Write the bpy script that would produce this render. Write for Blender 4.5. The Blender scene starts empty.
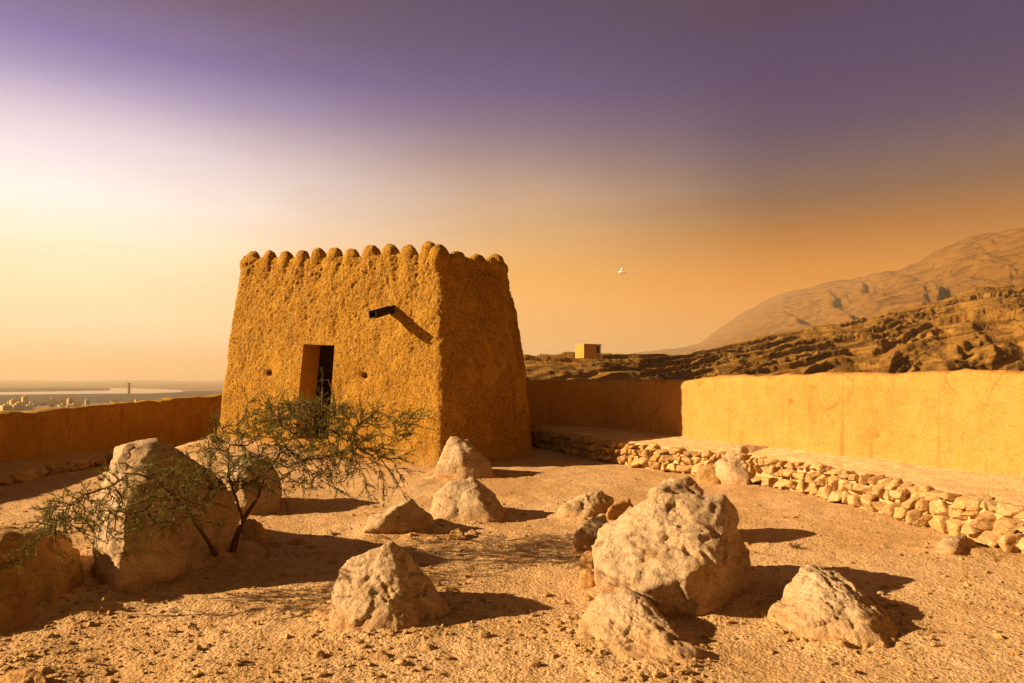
import bpy, bmesh, math, random
import numpy as np
from mathutils import Vector, Matrix

random.seed(7)
rng = np.random.default_rng(7)
R = math.radians
F = 700.0            # focal length in pixels
CX, HY = 512.0, 379.0   # pixel column of the view axis, pixel row of the horizon
EYE = 1.7
EXPO = 1.25
SUN_EL, SUN_AZ = 24.0, 8.0     # elevation; how far the light drifts away from the viewer

scene = bpy.context.scene
COL = scene.collection

# ------------------------------------------------------------------ helpers
def at(px, py, Y):
    return np.array([(px - CX) / F * Y, Y, EYE - (py - HY) / F * Y])

def sm(a, b, x):
    t = np.clip((x - a) / (b - a), 0, 1)
    return t * t * (3 - 2 * t)

def gz(X, Y):
    """smooth height of the courtyard ground"""
    X = np.asarray(X, float); Y = np.asarray(Y, float)
    return 0.42 * sm(-1.4, -6.2, X) * sm(11.0, 15.5, Y) * (1 - sm(-6.5, -8.0, X))

def gp(px, py):
    """pixel -> point on the ground"""
    z = 0.0
    for _ in range(30):
        Y = (EYE - z) * F / (py - HY)
        X = (px - CX) / F * Y
        z = 0.5 * z + 0.5 * float(gz(X, Y))
    return np.array([X, Y, z])

_perm = np.random.default_rng(3).permutation(256).astype(np.int64)
_perm = np.concatenate([_perm, _perm, _perm])
_grad = np.random.default_rng(5).normal(size=(256, 3)); _grad /= np.linalg.norm(_grad, axis=1)[:, None]

def perlin(P):
    P = np.asarray(P, float)
    I = np.floor(P).astype(np.int64); f = P - I; I &= 255
    u = f * f * f * (f * (f * 6 - 15) + 10)
    def g(dx, dy, dz):
        h = _perm[_perm[_perm[(I[:, 0] + dx) & 255] + ((I[:, 1] + dy) & 255)] + ((I[:, 2] + dz) & 255)]
        G = _grad[h]
        return G[:, 0] * (f[:, 0] - dx) + G[:, 1] * (f[:, 1] - dy) + G[:, 2] * (f[:, 2] - dz)
    def l(a, b, t): return a + (b - a) * t
    x00 = l(g(0,0,0), g(1,0,0), u[:, 0]); x10 = l(g(0,1,0), g(1,1,0), u[:, 0])
    x01 = l(g(0,0,1), g(1,0,1), u[:, 0]); x11 = l(g(0,1,1), g(1,1,1), u[:, 0])
    return l(l(x00, x10, u[:, 1]), l(x01, x11, u[:, 1]), u[:, 2]) * 1.5

def fbm(P, octs=4, lac=2.03, gain=0.5):
    a, s = 1.0, np.zeros(len(P)); P = np.array(P, float)
    for k in range(octs):
        s += a * perlin(P + 17.3 * k); P = P * lac; a *= gain
    return s

def ridged(P, octs=4, lac=2.05, gain=0.5):
    a, s = 1.0, np.zeros(len(P)); P = np.array(P, float)
    for k in range(octs):
        s += a * (1 - 2 * np.abs(perlin(P + 31.7 * k))); P = P * lac; a *= gain
    return s

def link(name, me, mat=None, parent=None):
    o = bpy.data.objects.new(name, me); COL.objects.link(o)
    if mat is not None: me.materials.append(mat)
    if parent is not None: o.parent = parent
    return o

def mesh_obj(name, V, Fc, mat=None, parent=None, smooth=True):
    me = bpy.data.meshes.new(name)
    V = np.asarray(V, np.float32); n = len(V)
    me.vertices.add(n); me.vertices.foreach_set('co', V.ravel())
    if isinstance(Fc, np.ndarray):
        k = Fc.shape[1]; m = len(Fc)
        me.loops.add(m * k); me.loops.foreach_set('vertex_index', Fc.astype(np.int32).ravel())
        me.polygons.add(m)
        me.polygons.foreach_set('loop_start', np.arange(0, m * k, k, dtype=np.int32))
        me.polygons.foreach_set('loop_total', np.full(m, k, np.int32))
    else:
        tot = [len(f) for f in Fc]; m = len(Fc)
        me.loops.add(sum(tot)); me.loops.foreach_set('vertex_index', [i for f in Fc for i in f])
        me.polygons.add(m)
        st = np.concatenate([[0], np.cumsum(tot)[:-1]]).astype(np.int32)
        me.polygons.foreach_set('loop_start', st); me.polygons.foreach_set('loop_total', tot)
    me.update(calc_edges=True); me.validate()
    me.polygons.foreach_set('use_smooth', np.full(len(me.polygons), bool(smooth)))
    return link(name, me, mat, parent)

def grid_faces(nr, nc, wrap=False):
    i = np.arange(nr - 1)[:, None]; c = nc if wrap else nc - 1
    j = np.arange(c)[None, :]; j2 = (j + 1) % nc
    a = i * nc + j; b = i * nc + j2; d = (i + 1) * nc + j; e = (i + 1) * nc + j2
    return np.stack([a, b, e, d], -1).reshape(-1, 4)

def vnormals(V, Fc):
    n = np.zeros_like(V)
    A = V[Fc[:, 0]]; B = V[Fc[:, 1]]; C = V[Fc[:, 2]]
    if Fc.shape[1] == 4:
        D = V[Fc[:, 3]]; fn = np.cross(C - A, D - B)
    else: fn = np.cross(B - A, C - A)
    for k in range(Fc.shape[1]): np.add.at(n, Fc[:, k], fn)
    return n / (np.linalg.norm(n, axis=1)[:, None] + 1e-12)

_ico = {}
def ico(sub):
    if sub not in _ico:
        bm = bmesh.new(); bmesh.ops.create_icosphere(bm, subdivisions=sub, radius=1)
        _ico[sub] = (np.array([v.co[:] for v in bm.verts]), np.array([[v.index for v in f.verts] for f in bm.faces])); bm.free()
    return _ico[sub]

def tag(o, label=None, cat=None, group=None, kind=None):
    if label: o['label'] = label
    if cat: o['category'] = cat
    if group: o['group'] = group
    if kind: o['kind'] = kind
    return o

def empty(name, loc, label, cat, group=None):
    o = bpy.data.objects.new(name, None); COL.objects.link(o); o.location = [float(c) for c in loc]
    o.empty_display_size = 0.2
    return tag(o, label, cat, group)

# ------------------------------------------------------------------ materials
def lin(c):
    return tuple(((v / 255) / 12.92 if v / 255 <= 0.04045 else ((v / 255 + 0.055) / 1.055) ** 2.4) for v in c)

class NT:
    def __init__(self, name, rough=0.9):
        self.m = bpy.data.materials.new(name); self.m.use_nodes = True
        self.t = self.m.node_tree; self.b = self.t.nodes['Principled BSDF']
        self.b.inputs['Roughness'].default_value = rough
        self.b.inputs['Specular IOR Level'].default_value = 0.15
        self.geo = self.n('ShaderNodeNewGeometry'); self.P = self.geo.outputs['Position']
    def n(self, t): return self.t.nodes.new(t)
    def l(self, a, b): self.t.links.new(a, b)
    def objco(self):
        return self.n('ShaderNodeTexCoord').outputs['Object']
    def map(self, scale=(1,1,1), rot=(0,0,0), src=None):
        mp = self.n('ShaderNodeMapping'); mp.inputs['Scale'].default_value = scale; mp.inputs['Rotation'].default_value = rot
        self.l(src or self.P, mp.inputs['Vector']); return mp.outputs[0]
    def noise(self, scale, detail=5, rough=0.55, vec=None, dist=0.0):
        x = self.n('ShaderNodeTexNoise'); x.inputs['Scale'].default_value = scale; x.inputs['Detail'].default_value = detail
        x.inputs['Roughness'].default_value = rough; x.inputs['Distortion'].default_value = dist
        self.l(vec or self.P, x.inputs['Vector']); return x.outputs['Fac']
    def voro(self, scale, vec=None, feat='F1', rand=1.0):
        x = self.n('ShaderNodeTexVoronoi'); x.feature = feat; x.inputs['Scale'].default_value = scale
        x.inputs['Randomness'].default_value = rand
        self.l(vec or self.P, x.inputs['Vector']); return x
    def ramp(self, src, stops, interp='LINEAR'):
        x = self.n('ShaderNodeValToRGB'); x.color_ramp.interpolation = interp; e = x.color_ramp.elements
        while len(e) < len(stops): e.new(0.5)
        for k, (p, c) in enumerate(stops):
            e[k].position = p; e[k].color = (c if len(c) == 4 else (*c, 1)) if not isinstance(c, (int, float)) else (c, c, c, 1)
        self.l(src, x.inputs[0]); return x.outputs[0]
    def mix(self, fac, a, b, mode='MIX'):
        x = self.n('ShaderNodeMix'); x.data_type = 'RGBA'; x.blend_type = mode
        for s, v in ((x.inputs[0], fac), (x.inputs[6], a), (x.inputs[7], b)):
            if isinstance(v, (int, float)): s.default_value = v
            elif isinstance(v, tuple): s.default_value = (*v, 1) if len(v) == 3 else v
            else: self.l(v, s)
        return x.outputs[2]
    def math(self, op, a, b=None, c=None, clamp=False):
        x = self.n('ShaderNodeMath'); x.operation = op; x.use_clamp = clamp
        for k, v in enumerate((a, b, c)):
            if v is None: continue
            if isinstance(v, (int, float)): x.inputs[k].default_value = v
            else: self.l(v, x.inputs[k])
        return x.outputs[0]
    def bump(self, h, dist, strength=1.0, prev=None):
        x = self.n('ShaderNodeBump'); x.inputs['Distance'].default_value = dist; x.inputs['Strength'].default_value = strength
        self.l(h, x.inputs['Height'])
        if prev is not None: self.l(prev, x.inputs['Normal'])
        return x.outputs[0]
    def out(self, color, normal=None):
        if isinstance(color, tuple): self.b.inputs['Base Color'].default_value = (*color, 1)
        else: self.l(color, self.b.inputs['Base Color'])
        if normal is not None: self.l(normal, self.b.inputs['Normal'])
        return self.m
    def z(self):
        s = self.n('ShaderNodeSeparateXYZ'); self.l(self.P, s.inputs[0]); return s.outputs

def mud_material(name, c1, c2, c3, pits=1.0, streak=False):
    n = NT(name, 0.95)
    big = n.noise(0.8, 4, 0.6); mid = n.noise(5, 5, 0.65); fine = n.noise(38, 4, 0.7)
    col = n.mix(n.ramp(big, [(0.32, 0.0), (0.68, 1.0)]), c1, c2)
    col = n.mix(n.ramp(mid, [(0.42, 0.0), (0.72, 0.7)]), col, c3)
    v = n.voro(24).outputs['Distance']; v2 = n.voro(55).outputs['Distance']
    chips = n.voro(46); cr = n.ramp(chips.outputs['Color'], [(0.80, 0.0), (0.86, 1.0)], 'LINEAR')
    col = n.mix(n.math('MULTIPLY', cr, 0.5 * pits), col, (0.55, 0.40, 0.20))
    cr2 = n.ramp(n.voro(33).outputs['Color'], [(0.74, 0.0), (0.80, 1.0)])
    col = n.mix(n.math('MULTIPLY', cr2, 0.55 * pits, clamp=True), col, (0.14, 0.06, 0.012))  # dark speckles: shade of the rough daub's pits painted into the colour
    gr_ = n.noise(70, 3, 0.7)
    col = n.mix(n.ramp(gr_, [(0.34, 0.3), (0.48, 0.0)]), col, tuple(c * .45 for c in c2))
    pt = n.noise(1.7, 3, 0.5, n.map((1, 1, .7)), 1.2)
    col = n.mix(n.ramp(pt, [(0.55, 0.0), (0.64, 0.12 if streak else 0.40)]), col, tuple(min(1, c * 1.22) for c in c3))
    rs_ = n.noise(4.5, 5, 0.65, n.map((1.0, 1.0, 0.10)))
    col = n.mix(n.ramp(rs_, [(0.56, 0.0), (0.70, 0.5)]), col, tuple(c * .5 for c in c2))
    zz = n.z()[2]
    col = n.mix(n.math('MULTIPLY', n.ramp(n.math('ADD', zz, n.math('MULTIPLY', big, .8)), [(0.45, .55), (0.95, 0.0)]), .8), col, (0.50, 0.29, 0.09))
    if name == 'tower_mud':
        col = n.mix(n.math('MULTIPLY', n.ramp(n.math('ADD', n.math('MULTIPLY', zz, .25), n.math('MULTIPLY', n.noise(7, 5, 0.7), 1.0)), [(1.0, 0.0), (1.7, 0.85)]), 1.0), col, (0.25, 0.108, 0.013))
    if streak:
        st = n.noise(3.0, 5, 0.6, n.map((3.0, 3.0, 0.25)))
        col = n.mix(n.ramp(st, [(0.55, 0.0), (0.7, 0.35)]), col, (0.30, 0.16, 0.05))
        ck = n.voro(1.6, n.map((1, 1, 0.35)), 'DISTANCE_TO_EDGE').outputs['Distance']
        ckm = n.math('MULTIPLY', n.ramp(ck, [(0.0, 1.0), (0.012, 0.0)]), n.ramp(n.noise(0.9, 2), [(0.5, 0.0), (0.62, 1.0)]))
        col = n.mix(n.math('MULTIPLY', ckm, 0.6), col, (0.12, 0.06, 0.02))
    h = n.math('ADD', n.math('MULTIPLY', mid, 0.6), n.math('MULTIPLY', n.math('MINIMUM', v, 0.5), 0.7 * pits))
    b = n.bump(h, 0.02 + 0.022 * pits, 0.85); b = n.bump(n.math('ADD', fine, n.math('MULTIPLY', v2, 0.6 * pits)), 0.012 + .012 * pits, 1.0, b)
    return n.out(col, b)

M = {}
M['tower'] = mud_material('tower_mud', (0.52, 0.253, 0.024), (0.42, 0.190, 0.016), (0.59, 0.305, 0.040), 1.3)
M['wall'] = mud_material('wall_plaster', (0.54, 0.252, 0.055), (0.50, 0.222, 0.040), (0.57, 0.285, 0.080), 0.35, True)
M['darkwall'] = mud_material('shaded_wall_mud', (0.54, 0.27, 0.030), (0.44, 0.20, 0.022), (0.58, 0.31, 0.045), 0.6, True)

def rock_material(name, pale, tan, rust, soil=True):
    n = NT(name, 0.92); P = n.objco() if soil else n.P
    big = n.noise(1.6, 5, 0.6, P, 0.6); mid = n.noise(6, 6, 0.65, P, 0.4); fine = n.noise(34, 5, 0.7, P)
    col = n.mix(n.ramp(big, [(0.36, 0.0), (0.66, 1.0)]), pale, tan)
    col = n.mix(n.ramp(mid, [(0.5, 0.0), (0.74, 0.8)]), col, rust)
    st = n.noise(4.0, 5, 0.6, n.map((0.6, 0.8, 2.6), (0.5, 0.3, 0.2), P), 0.8)
    col = n.mix(n.ramp(st, [(0.54, 0.0), (0.68, 0.55)]), col, tuple(c * 0.55 for c in rust))
    col = n.mix(n.ramp(fine, [(0.36, 0.5), (0.5, 0.0)]), col, tuple(c * 0.4 for c in tan))
    ck = n.voro(3.2, n.map((1, 1, 1.4), (.4, .2, .9), P), 'DISTANCE_TO_EDGE').outputs['Distance']
    col = n.mix(n.math('MULTIPLY', n.ramp(ck, [(0.0, 0.5), (0.022, 0.0)]), n.ramp(mid, [(0.44, 0.0), (0.52, 1.0)])), col, tuple(c * 0.3 for c in rust))
    if soil:
        zz = n.z()[2]
        f = n.math('SUBTRACT', n.ramp(n.math('ADD', zz, n.math('MULTIPLY', big, 0.25)), [(0.12, 0.65), (0.28, 0.0)]), 0.0)
        col = n.mix(f, col, (0.50, 0.24, 0.07))
    if not soil:
        oi = n.n('ShaderNodeObjectInfo'); col = n.mix(1.0, col, n.ramp(oi.outputs['Random'], [(0.0, (0.74, 0.70, 0.64)), (0.5, (0.96, 0.95, 0.93)), (1.0, (1.0, 1.0, 1.0))]), 'MULTIPLY')
    pit = n.voro(16, P).outputs['Distance']
    h = n.math('ADD', n.math('ADD', mid, n.math('MULTIPLY', n.noise(14, 5, 0.7, P), 0.5)), n.math('MULTIPLY', n.math('MINIMUM', pit, 0.45), 0.15))
    h = n.math('ADD', h, n.math('MULTIPLY', st, 0.7))
    b = n.bump(h, 0.04, 0.85); b = n.bump(n.math('ADD', fine, n.math('MULTIPLY', n.noise(80, 3, 0.7, P), .5)), 0.012, 1.0, b)
    return n.out(col, b)
M['rock'] = rock_material('limestone', (0.57, 0.395, 0.225), (0.49, 0.315, 0.15), (0.40, 0.205, 0.062))
M['brownrock'] = rock_material('brown_stone', (0.50, 0.29, 0.10), (0.42, 0.225, 0.065), (0.34, 0.165, 0.04))
M['stone'] = rock_material('wall_stone', (0.66, 0.43, 0.19), (0.60, 0.355, 0.125), (0.50, 0.26, 0.07), False)

def ground_material():
    n = NT('courtyard_dirt', 0.96)
    big = n.noise(0.5, 6, 0.65, None, 0.8); mid = n.noise(2.6, 6, 0.65); fine = n.noise(30, 5, 0.7)
    col = n.mix(n.ramp(big, [(0.38, 0.0), (0.60, 1.0)]), (0.56, 0.325, 0.13), (0.74, 0.475, 0.24))
    col = n.mix(n.ramp(mid, [(0.45, 0.0), (0.75, 0.7)]), col, (0.52, 0.275, 0.09))
    v = n.voro(40); v2 = n.voro(95)
    r1 = n.ramp(v.outputs['Color'], [(0.0, (0.36, 0.18, 0.05)), (0.55, (0.58, 0.33, 0.11)), (1.0, (0.70, 0.47, 0.22))])
    col = n.mix(0.35, col, r1)
    col = n.mix(n.ramp(fine, [(0.34, 0.5), (0.52, 0.0)]), col, (0.24, 0.11, 0.03))
    h = n.math('ADD', n.math('MULTIPLY', n.math('SUBTRACT', 0.5, v.outputs['Distance']), 0.7), n.math('MULTIPLY', fine, 0.8))
    h = n.math('ADD', h, n.math('MULTIPLY', v2.outputs['Distance'], -0.35))
    sp_ = n.voro(30); dots = n.ramp(sp_.outputs['Color'], [(0.86, 0.0), (0.90, 0.8)])
    col = n.mix(n.math('MULTIPLY', dots, n.ramp(sp_.outputs['Distance'], [(0.25, 1.0), (0.42, 0.0)])), col, (0.16, 0.085, 0.03))
    b = n.bump(n.noise(8, 5, 0.7), 0.045, 0.7); b = n.bump(h, 0.011, 1.0, b)
    return n.out(col, b)
M['ground'] = ground_material()

def simple(name, c, rough=0.8, var=0.25, scale=8.0):
    n = NT(name, rough); f = n.noise(scale, 4)
    return n.out(n.mix(n.ramp(f, [(0.3, 0.0), (0.7, 1.0)]), c, tuple(v * (1 - var) for v in c)), n.bump(n.noise(scale * 5, 4), 0.01, 0.6))
M['terrace'] = mud_material('terrace_earth', (0.76, 0.48, 0.22), (0.70, 0.40, 0.15), (0.80, 0.53, 0.27), 0.5)
M['wood'] = simple('weathered_dark_wood', (0.035, 0.022, 0.014), 0.7, 0.5, 12)
M['bark'] = simple('acacia_bark', (0.15, 0.08, 0.032), 0.9, 0.5, 40)
M['twig'] = simple('acacia_twig', (0.17, 0.10, 0.04), 0.9, 0.45, 20)
def leaf_material():
    n = NT('acacia_leaf', 0.75); f = n.noise(7, 3)
    c = n.mix(n.ramp(f, [(0.35, 0.0), (0.65, 1.0)]), (0.112, 0.108, 0.015), (0.19, 0.16, 0.027))
    m = n.out(c)
    tr = n.n('ShaderNodeBsdfTranslucent'); n.l(c, tr.inputs[0]); mx = n.n('ShaderNodeMixShader'); mx.inputs[0].default_value = 0.3
    n.l(n.b.outputs[0], mx.inputs[1]); n.l(tr.outputs[0], mx.inputs[2])
    n.l(mx.outputs[0], n.t.nodes['Material Output'].inputs['Surface'])
    return m
M['leaf'] = leaf_material()

def hill_material(name, lo, hi, dark, sc):
    n = NT(name, 0.97)
    a = n.noise(0.012 * sc, 5, 0.6); b_ = n.noise(0.07 * sc, 6, 0.7)
    strat = n.noise(0.02 * sc, 6, 0.65, n.map((0.45, 0.45, 9.0), (0, 0, 0), n.map((1, 1, 1), (0, 0.19, 0))), 0.6)
    col = n.mix(n.ramp(a, [(0.35, 0.0), (0.65, 1.0)]), lo, hi)
    col = n.mix(n.ramp(strat, [(0.48, 0.0), (0.6, 0.75)]), col, dark)
    col = n.mix(n.ramp(b_, [(0.5, 0.0), (0.68, 0.6)]), col, dark)
    nb = n.bump(n.math('ADD', b_, n.noise(0.3 * sc, 5, 0.7)), 5.0 / sc, 0.9)
    return n.out(col, nb)
M['ridge'] = hill_material('ridge_rock', (0.32, 0.150, 0.024), (0.44, 0.225, 0.042), (0.085, 0.033, 0.006), 3.0)
M['mount'] = hill_material('mountain_rock', (0.21, 0.088, 0.011), (0.28, 0.128, 0.018), (0.08, 0.030, 0.004), 0.6)
M['plain'] = hill_material('desert_plain', (0.30, 0.19, 0.10), (0.38, 0.25, 0.14), (0.16, 0.11, 0.06), 0.25)
M['mudflat'] = hill_material('salt_marsh', (0.085, 0.058, 0.034), (0.11, 0.075, 0.042), (0.06, 0.042, 0.026), 0.3)

FOOT = []
def ground_h(P):
    z = gz(P[:, 0], P[:, 1])
    z = z + 0.030 * fbm(P * np.array([0.55, 0.55, 1]), 3) + 0.016 * fbm(P * 2.4 + 5, 4)
    z = z + 0.012 * np.clip(fbm(P * 9.0 + 9, 3), 0, 1) + 0.006 * fbm(P * 24 + 3, 2)
    for (bx, by, ax, ay, hh) in FOOT:
        near = (np.abs(P[:, 0] - bx) < ax + .5) & (np.abs(P[:, 1] - by) < ay + .5)
        if not near.any(): continue
        q = P[near]; dd = np.hypot((q[:, 0] - bx) / ax, (q[:, 1] - by) / ay); e = np.maximum(dd - .93, 0) * min(ax, ay)
        z[near] += hh * np.exp(-(e / .10) ** 2) * np.clip(.75 + .9 * fbm(q * 3.5 + 2, 3), 0, 1.6)
    # low mound of earth round the foot of the acacia
    d = np.hypot((P[:, 0] + 2.55) / 1.0, (P[:, 1] - 6.45) / 0.55)
    z = z + 0.08 * np.exp(-d * d) * (1 + 0.5 * fbm(P * 5, 3))
    return z

def gh(x, y):
    return float(ground_h(np.array([[x, y, 0.0]]))[0])

# ------------------------------------------------------------------ boulders
def hull_planes(pts):
    bm = bmesh.new()
    for p in pts: bm.verts.new([float(c) for c in p])
    r = bmesh.ops.convex_hull(bm, input=bm.verts[:])
    bm.normal_update(); c = np.mean(pts, axis=0)
    out = []
    for f in bm.faces:
        nn = np.array(f.normal[:]); a = f.calc_area()
        if a < 1e-7: continue
        p0 = np.array(f.verts[0].co[:]); d = nn @ (p0 - c)
        if d < 0: nn, d = -nn, -d
        for o in out:
            if o[0] @ nn > 0.985 and abs(o[1] - d) < 0.03: break
        else: out.append((nn, max(d, 0.01)))
    bm.free()
    return c, np.array([o[0] for o in out]), np.array([o[1] for o in out])

def chips(V, n, amp, seed):
    r = np.random.default_rng(seed); f = V[r.integers(0, len(V), n)]; g = r.normal(size=(n, 3)) * amp; o = r.normal(0, .35, n)
    out = np.empty(len(V)); sp = np.sqrt(4 * np.pi * np.mean(np.sum(V * V, 1)) / n)
    W = V + 0.12 * sp * np.stack([perlin(V / sp * 1.3 + k * 20) for k in range(3)], -1)
    for a in range(0, len(V), 8192):
        D = np.sum((W[a:a + 8192, None] - f[None]) ** 2, -1); i = D.argmin(1); out[a:a + 8192] = np.sum((V[a:a + 8192] - f[i]) * g[i], 1) + o[i] * amp * sp * .6
    return out

def rock_shape(pts, sub=6, sharp=60, rough=1.0, seed=0, cuts=10):
    pts = np.array(pts); c, N, D = hull_planes(pts)
    dirs, Fc = ico(sub)
    r_ = np.random.default_rng(seed + 900)
    q = np.clip(dirs @ N.T, 0, None) / D[None, :]
    hull = 1.0 / q.max(1)
    extra = r_.normal(size=(cuts, 3)); extra /= np.linalg.norm(extra, axis=1)[:, None]
    sup = ((dirs * hull[:, None]) @ extra.T).max(0, initial=0) * r_.uniform(.96, .995, cuts)
    if cuts: q = np.concatenate([q, np.clip(dirs @ extra.T, 0, None) / sup[None]], 1)
    r = 1.0 / (np.sum(q ** sharp, axis=1) ** (1.0 / sharp))
    V = dirs * r[:, None]
    size = np.ptp(pts, axis=0).mean()
    S = size
    Q = V + seed * 3.71
    th = seed * 1.3; ca, sa = math.cos(th), math.sin(th)
    Rm = np.array([[ca, -sa, 0], [sa, ca, 0], [0, 0, 1]]) @ np.array([[1, 0, 0], [0, math.cos(.5), -math.sin(.5)], [0, math.sin(.5), math.cos(.5)]])
    Qr = Q @ Rm.T
    nrm = vnormals(V, Fc)
    d = 0.030 * fbm(Q * (2.2 / S), 3)
    d += 0.045 * (np.clip(ridged(Qr * np.array([2.6, 1.2, 3.6]) / S, 3), -1, 1.2) - 0.5) * 0.6
    crack = np.abs(perlin(Qr * np.array([1.1, 3.6, 1.6]) / S + 9))
    d -= 0.050 * np.exp(-(crack / 0.05) ** 2) * np.clip(perlin(Q * 2.0 / S + 40) + 0.55, 0, 1)
    crack2 = np.abs(perlin(Qr * np.array([4.5, 2.0, 5.5]) / S + 19))
    d -= 0.026 * np.exp(-(crack2 / 0.07) ** 2) * np.clip(perlin(Q * 3.0 / S + 60) + 0.5, 0, 1)
    # chipped facets
    stp = fbm(Q * (5.0 / S) + 70, 2); d += 0.020 * (np.round(stp * 4) / 4 - stp * 0.3)
    d += 0.012 * fbm(Q * (12.0 / S) + 80, 3) + 0.006 * fbm(Q * (34.0 / S) + 90, 2)
    d -= 0.02 * np.clip(fbm(Q * (16.0 / S) + 95, 2) - .35, 0, 1)
    d *= 0.62
    ch = chips(V, 26, 0.09, seed + 1) + chips(V, 130, 0.19, seed + 2)
    if sub > 5: ch += chips(V, 1100, 0.16, seed + 3)
    V = V + nrm * (d * S * rough + 0.62 * rough * ch)[:, None]
    return c, V, Fc

def rock(name, pts, label, cat, mat='rock', sub=6, sharp=60, rough=1.0, seed=1, group=None, cuts=8):
    P = []
    for p in pts:
        if len(p) == 2:
            q = gp(*p); P.append(q + [0, 0, 0.0]); P.append(q - [0, 0, 0.12])
        elif len(p) == 3: P.append(at(*p))
        else: P.append(np.array(p[:3]))      # world point
    c, V, Fc = rock_shape(P, sub, sharp, rough, seed, cuts)
    o = mesh_obj(name, V, Fc, M[mat]); o.location = c
    low = (V + c); low = low[low[:, 2] < float(gz(c[0], c[1])) + .10]
    if len(low) > 8 and c[1] < 13.5 and np.ptp(V[:, 0]) > .42:
        ax, ay = np.ptp(low[:, 0]) / 2, np.ptp(low[:, 1]) / 2; FOOT.append((low[:, 0].mean(), low[:, 1].mean(), ax, ay, min(.032, .11 * min(ax, ay))))
    tag(o, label, cat, group)
    return o
G = 'boulders lying in the courtyard'
# shaded block cut by the picture's left edge
rock('boulder', [(-160, 660), (5, 632), (50, 617), (92, 585), (-90, 560), (60, 562), (-60, 530, 5.9), (0, 531, 5.2), (30, 532, 5.4),
                 (67, 538, 6.0), (-30, 528, 6.3), (55, 533, 6.3), (-180, 545, 5.0)],
     'brown shaded boulder with a flat top at the left edge', 'boulder', 'brownrock', cuts=3, sharp=80, seed=2, rough=0.6, group=G)
# big boulder behind the acacia
rock('boulder', [(118, 599), (167, 588), (207, 572), (238, 553), (93, 582), (104, 556), (180, 520), (107, 526, 5.95), (104, 480, 6.0), (111, 452, 6.05), (120, 560, 5.45),
                 (128, 443, 6.0), (152, 440, 6.1), (178, 450, 6.3), (207, 471, 6.6), (228, 493, 6.9), (239, 513, 7.0), (118, 500, 5.65),
                 (150, 470, 5.85), (140, 445, 6.5), (200, 472, 7.0), (122, 520, 5.55)],
     'largest boulder, tall with a pale pitted top, behind the left acacia branches', 'boulder', cuts=3, sharp=80, seed=3, rough=0.75, group=G)
rock('boulder', [(226, 515), (250, 517), (278, 512), (232, 500), (280, 500), (224, 478, 9.0), (232, 458, 9.2), (247, 452, 9.4), (268, 456, 9.5), (281, 480, 9.4),
                 (246, 470, 8.9), (226, 493, 8.75), (250, 458, 9.8)],
     'pale boulder half hidden behind the acacia crown', 'boulder', seed=4, rough=0.7, group=G)
rock('boulder', [(240, 551), (263, 548), (266, 540), (240, 540), (243, 523, 7.2), (256, 519, 7.3), (264, 526, 7.35), (250, 522, 7.6), (265, 540, 7.2)],
     'small brown boulder just right of the acacia stems', 'boulder', 'brownrock', sub=5, seed=5, rough=0.8, group=G)
# centre pyramid
rock('boulder', [(332, 633), (377, 637), (415, 632), (328, 610), (453, 615), (345, 596), (432, 598), (329, 590, 4.98), (338, 573, 4.98), (364, 554, 5.02),
                 (390, 540, 5.05), (410, 554, 5.12), (427, 580, 5.15), (396, 546, 5.4), (360, 562, 5.4), (448, 605, 5.08), (400, 590, 4.82), (375, 580, 4.86)],
     'pyramid shaped tan boulder alone in the front centre', 'boulder', seed=6, rough=0.8, group=G)
rock('boulder', [(363, 536), (381, 537), (410, 536), (435, 529), (430, 520), (370, 520), (366, 526, 7.6), (371, 517, 7.7), (392, 510, 7.75), (412, 499, 7.8), (427, 515, 7.9), (434, 525, 7.9),
                 (400, 510, 8.1), (384, 516, 7.5)],
     'low rough boulder left of a rounder one, behind the pyramid boulder', 'boulder', seed=7, rough=0.95, sub=5, group=G)
rock('boulder', [(434, 524), (470, 525), (500, 524), (508, 517), (430, 516), (440, 508), (500, 508), (431, 510, 8.4), (435, 495, 8.55), (450, 482, 8.6), (473, 478, 8.7), (489, 488, 8.7), (503, 508, 8.6),
                 (480, 485, 9.0), (445, 490, 8.9), (480, 500, 8.3)],
     'rounded grey tan boulder in the middle with a sharp shadow', 'boulder', seed=8, rough=0.7, sub=5, group=G)
rock('boulder', [(436, 477), (465, 481), (495, 479), (440, 468), (492, 468), (437, 470, 11.9), (445, 449, 12.2), (452, 436, 12.4), (470, 446, 12.2), (488, 461, 12.1), (465, 440, 12.7), (460, 455, 11.9)],
     'pale pointed boulder leaning at the foot of the tower corner', 'boulder', seed=9, rough=0.75, sub=5, group=G)
# largest on the right, undercut
rock('boulder', [(650, 601), (676, 616), (716, 614), (737, 597), (600, 578), (593, 584, 5.7), (592, 549, 5.65), (597, 531, 5.7), (652, 496, 5.65),
                 (726, 499, 5.6), (738, 520, 5.75), (748, 574, 5.6), (743, 585, 5.5), (598, 562, 5.3), (641, 589, 4.92), (692, 573, 4.95), (722, 560, 5.1), (722, 508, 6.1), (640, 511, 6.2)],
     'massive blocky tan boulder, widest of the right group, with undercut base', 'boulder', cuts=0, sharp=80, seed=10, rough=0.8, group=G)
rock('boulder', [(650, 545), (702, 545), (648, 530), (706, 530), (651, 489, 7.3), (665, 481, 7.4), (688, 477, 7.5), (700, 486, 7.5), (690, 480, 7.8), (670, 484, 7.8), (655, 500, 7.1), (703, 500, 7.3)],
     'low boulder peeking over the top of the massive blocky one', 'boulder', seed=11, rough=0.9, sub=5, group=G)
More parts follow.
